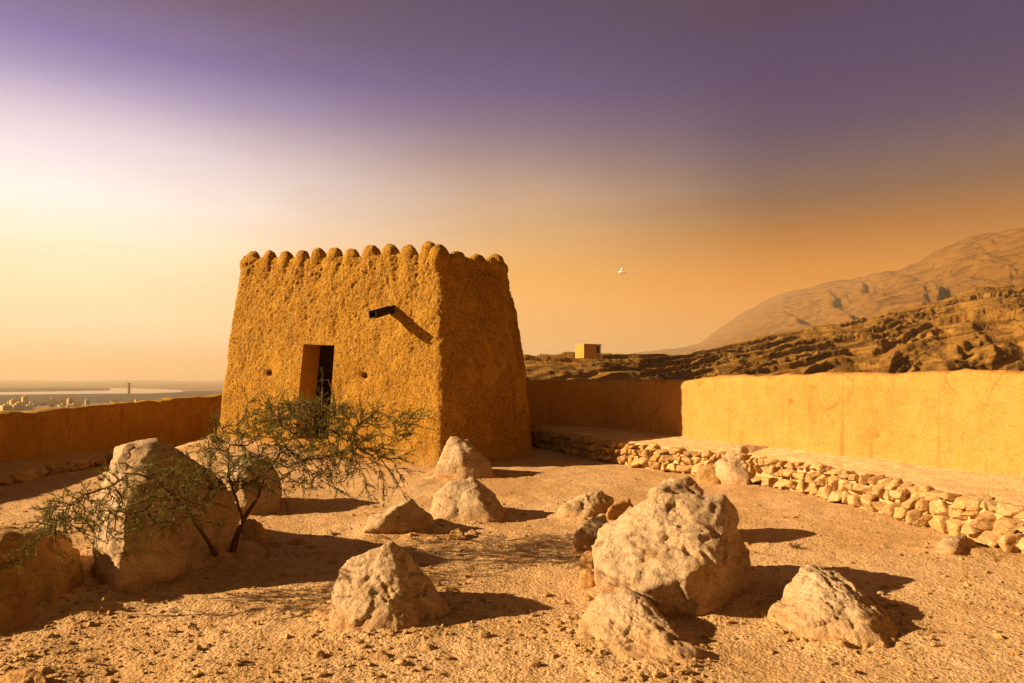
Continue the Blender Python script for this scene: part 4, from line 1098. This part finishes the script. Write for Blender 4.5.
# ------------------------------------------------------------------ air
HZ_TOP = 700.0
hb = bmesh.new(); bmesh.ops.create_cube(hb, size=1); me = bpy.data.meshes.new('haze'); hb.to_mesh(me); hb.free()
hz = link('haze', me); hz.scale = (56000, 56000, HZ_TOP + 75); hz.location = (0, 0, (HZ_TOP - 75) / 2); tag(hz, kind='stuff')
hmtl = bpy.data.materials.new('dusty_air'); hmtl.use_nodes = True; t = hmtl.node_tree; t.nodes.clear()
o_ = t.nodes.new('ShaderNodeOutputMaterial'); pv = t.nodes.new('ShaderNodeVolumePrincipled'); t.links.new(pv.outputs[0], o_.inputs['Volume'])
pv.inputs['Color'].default_value = (0.97, 0.75, 0.47, 1); pv.inputs['Density'].default_value = 0.000095; pv.inputs['Anisotropy'].default_value = 0.15
me.materials.append(hmtl)

# ------------------------------------------------------------------ sky and sun
world = bpy.data.worlds.new('World'); scene.world = world; world.use_nodes = True
t = world.node_tree; t.nodes.clear()
class WN(NT):
    def __init__(self): self.t = t
w = WN()
tc = w.n('ShaderNodeTexCoord'); sx = w.n('ShaderNodeSeparateXYZ'); w.l(tc.outputs['Generated'], sx.inputs[0])
el = w.math('DIVIDE', w.math('ARCSINE', sx.outputs[2]), R(40), clamp=True)
az = w.math('ARCTAN2', sx.outputs[0], sx.outputs[1])            # 0 ahead, negative to the left
K = 2 ** -EXPO
def sky_stops(lst, px):
    xt = (px - CX) / F; out = []
    for py, c in lst:
        e = math.degrees(math.atan((HY - py) / F / math.sqrt(1 + xt * xt))); out.append((max(0, min(1, e / 40)), tuple(v * K for v in lin(c))))
    return sorted(out, key=lambda q: q[0])
left = sky_stops([(379, (310, 238, 204)), (340, (312, 256, 220)), (290, (304, 258, 212)), (240, (290, 262, 228)), (190, (280, 270, 264)), (140, (256, 246, 258)), (100, (218, 204, 228)), (60, (162, 152, 206)), (20, (114, 106, 182)), (-60, (80, 68, 110)), (-150, (46, 38, 32))], 0)
cenl = sky_stops([(379, (270, 194, 128)), (340, (272, 194, 112)), (280, (262, 184, 84)), (235, (228, 176, 118)), (200, (206, 168, 140)), (160, (160, 136, 142)), (130, (120, 104, 140)), (90, (74, 70, 136)), (40, (48, 48, 116)), (0, (38, 38, 106)), (-60, (44, 38, 70)), (-150, (34, 28, 24))], 512)
rgt = sky_stops([(379, (268, 160, 20)), (300, (256, 152, 2)), (260, (226, 132, 2)), (220, (172, 100, 28)), (190, (124, 84, 66)), (150, (86, 68, 92)), (110, (44, 40, 100)), (60, (26, 24, 102)), (0, (20, 14, 94)), (-60, (40, 30, 64)), (-150, (34, 27, 22))], 900)
bck = sky_stops([(379, (112, 72, 26)), (250, (88, 58, 26)), (150, (60, 44, 27)), (0, (44, 35, 27)), (-150, (34, 28, 22))], 512)
rl, rc, rr_, rb = (w.ramp(el, s) for s in (left, cenl, rgt, bck))
wob_ = w.noise(1.6, 4, 0.5, tc.outputs['Generated'])
azw = w.math('ADD', az, w.math('MULTIPLY', w.math('SUBTRACT', wob_, 0.5), 0.25))
def mr(a, b):
    x = w.n('ShaderNodeMapRange'); x.interpolation_type = 'SMOOTHSTEP'; x.inputs[1].default_value = R(a); x.inputs[2].default_value = R(b); w.l(azw, x.inputs[0]); return x.outputs[0]
c = w.mix(mr(-34, 4), rl, rc); c = w.mix(mr(0, 24), c, rr_)
c = w.mix(mr(45, 110), c, rb); c = w.mix(mr(-70, -140), c, rb)
cl = w.noise(2.2, 6, 0.6, w.map((1.0, 1.0, 7.0), (0, 0, 0), tc.outputs['Generated']), 0.6)
c = w.mix(1.0, c, w.ramp(cl, [(0.30, 0.93), (0.70, 1.07)]), 'MULTIPLY')
skyt = w.n('ShaderNodeTexSky'); skyt.sky_type = 'NISHITA'; skyt.sun_disc = False; skyt.sun_elevation = R(SUN_EL); skyt.sun_rotation = R(-90 - SUN_AZ)
b1 = w.n('ShaderNodeBackground'); w.l(c, b1.inputs[0]); b1.inputs[1].default_value = 0.92
b2 = w.n('ShaderNodeBackground'); w.l(w.mix(1.0, skyt.outputs[0], (1.0, 0.62, 0.5), 'MULTIPLY'), b2.inputs[0]); b2.inputs[1].default_value = 0.003
ad = w.n('ShaderNodeAddShader'); w.l(b1.outputs[0], ad.inputs[0]); w.l(b2.outputs[0], ad.inputs[1])
wo = w.n('ShaderNodeOutputWorld'); w.l(ad.outputs[0], wo.inputs['Surface'])

sd = bpy.data.lights.new('sun', 'SUN'); sd.energy = 5.0; sd.angle = R(0.6); sd.color = (1.0, 0.75, 0.46)
so = bpy.data.objects.new('sun', sd); COL.objects.link(so)
az_ = R(SUN_AZ); trav = Vector((math.cos(az_) * math.cos(R(SUN_EL)), math.sin(az_) * math.cos(R(SUN_EL)), -math.sin(R(SUN_EL))))
so.rotation_euler = trav.to_track_quat('-Z', 'Y').to_euler(); so.location = (-30, 0, 30)

cam = bpy.data.cameras.new('camera'); co = bpy.data.objects.new('camera', cam); COL.objects.link(co)
cam.sensor_width = 36; cam.lens = F / 1024 * 36; cam.shift_y = (HY - 341.5) / 1024; cam.clip_start = 0.05; cam.clip_end = 80000
co.location = (0, 0, EYE); co.rotation_euler = (R(90), 0, 0); scene.camera = co

scene.view_settings.view_transform = 'Standard'; scene.view_settings.look = 'None'; scene.view_settings.exposure = EXPO; scene.view_settings.gamma = 1
scene.render.engine = 'CYCLES'
cy = scene.cycles; cy.max_bounces = 6; cy.diffuse_bounces = 3; cy.volume_bounces = 0; cy.transparent_max_bounces = 8; cy.use_denoising = True
cy.sample_clamp_indirect = 6.0
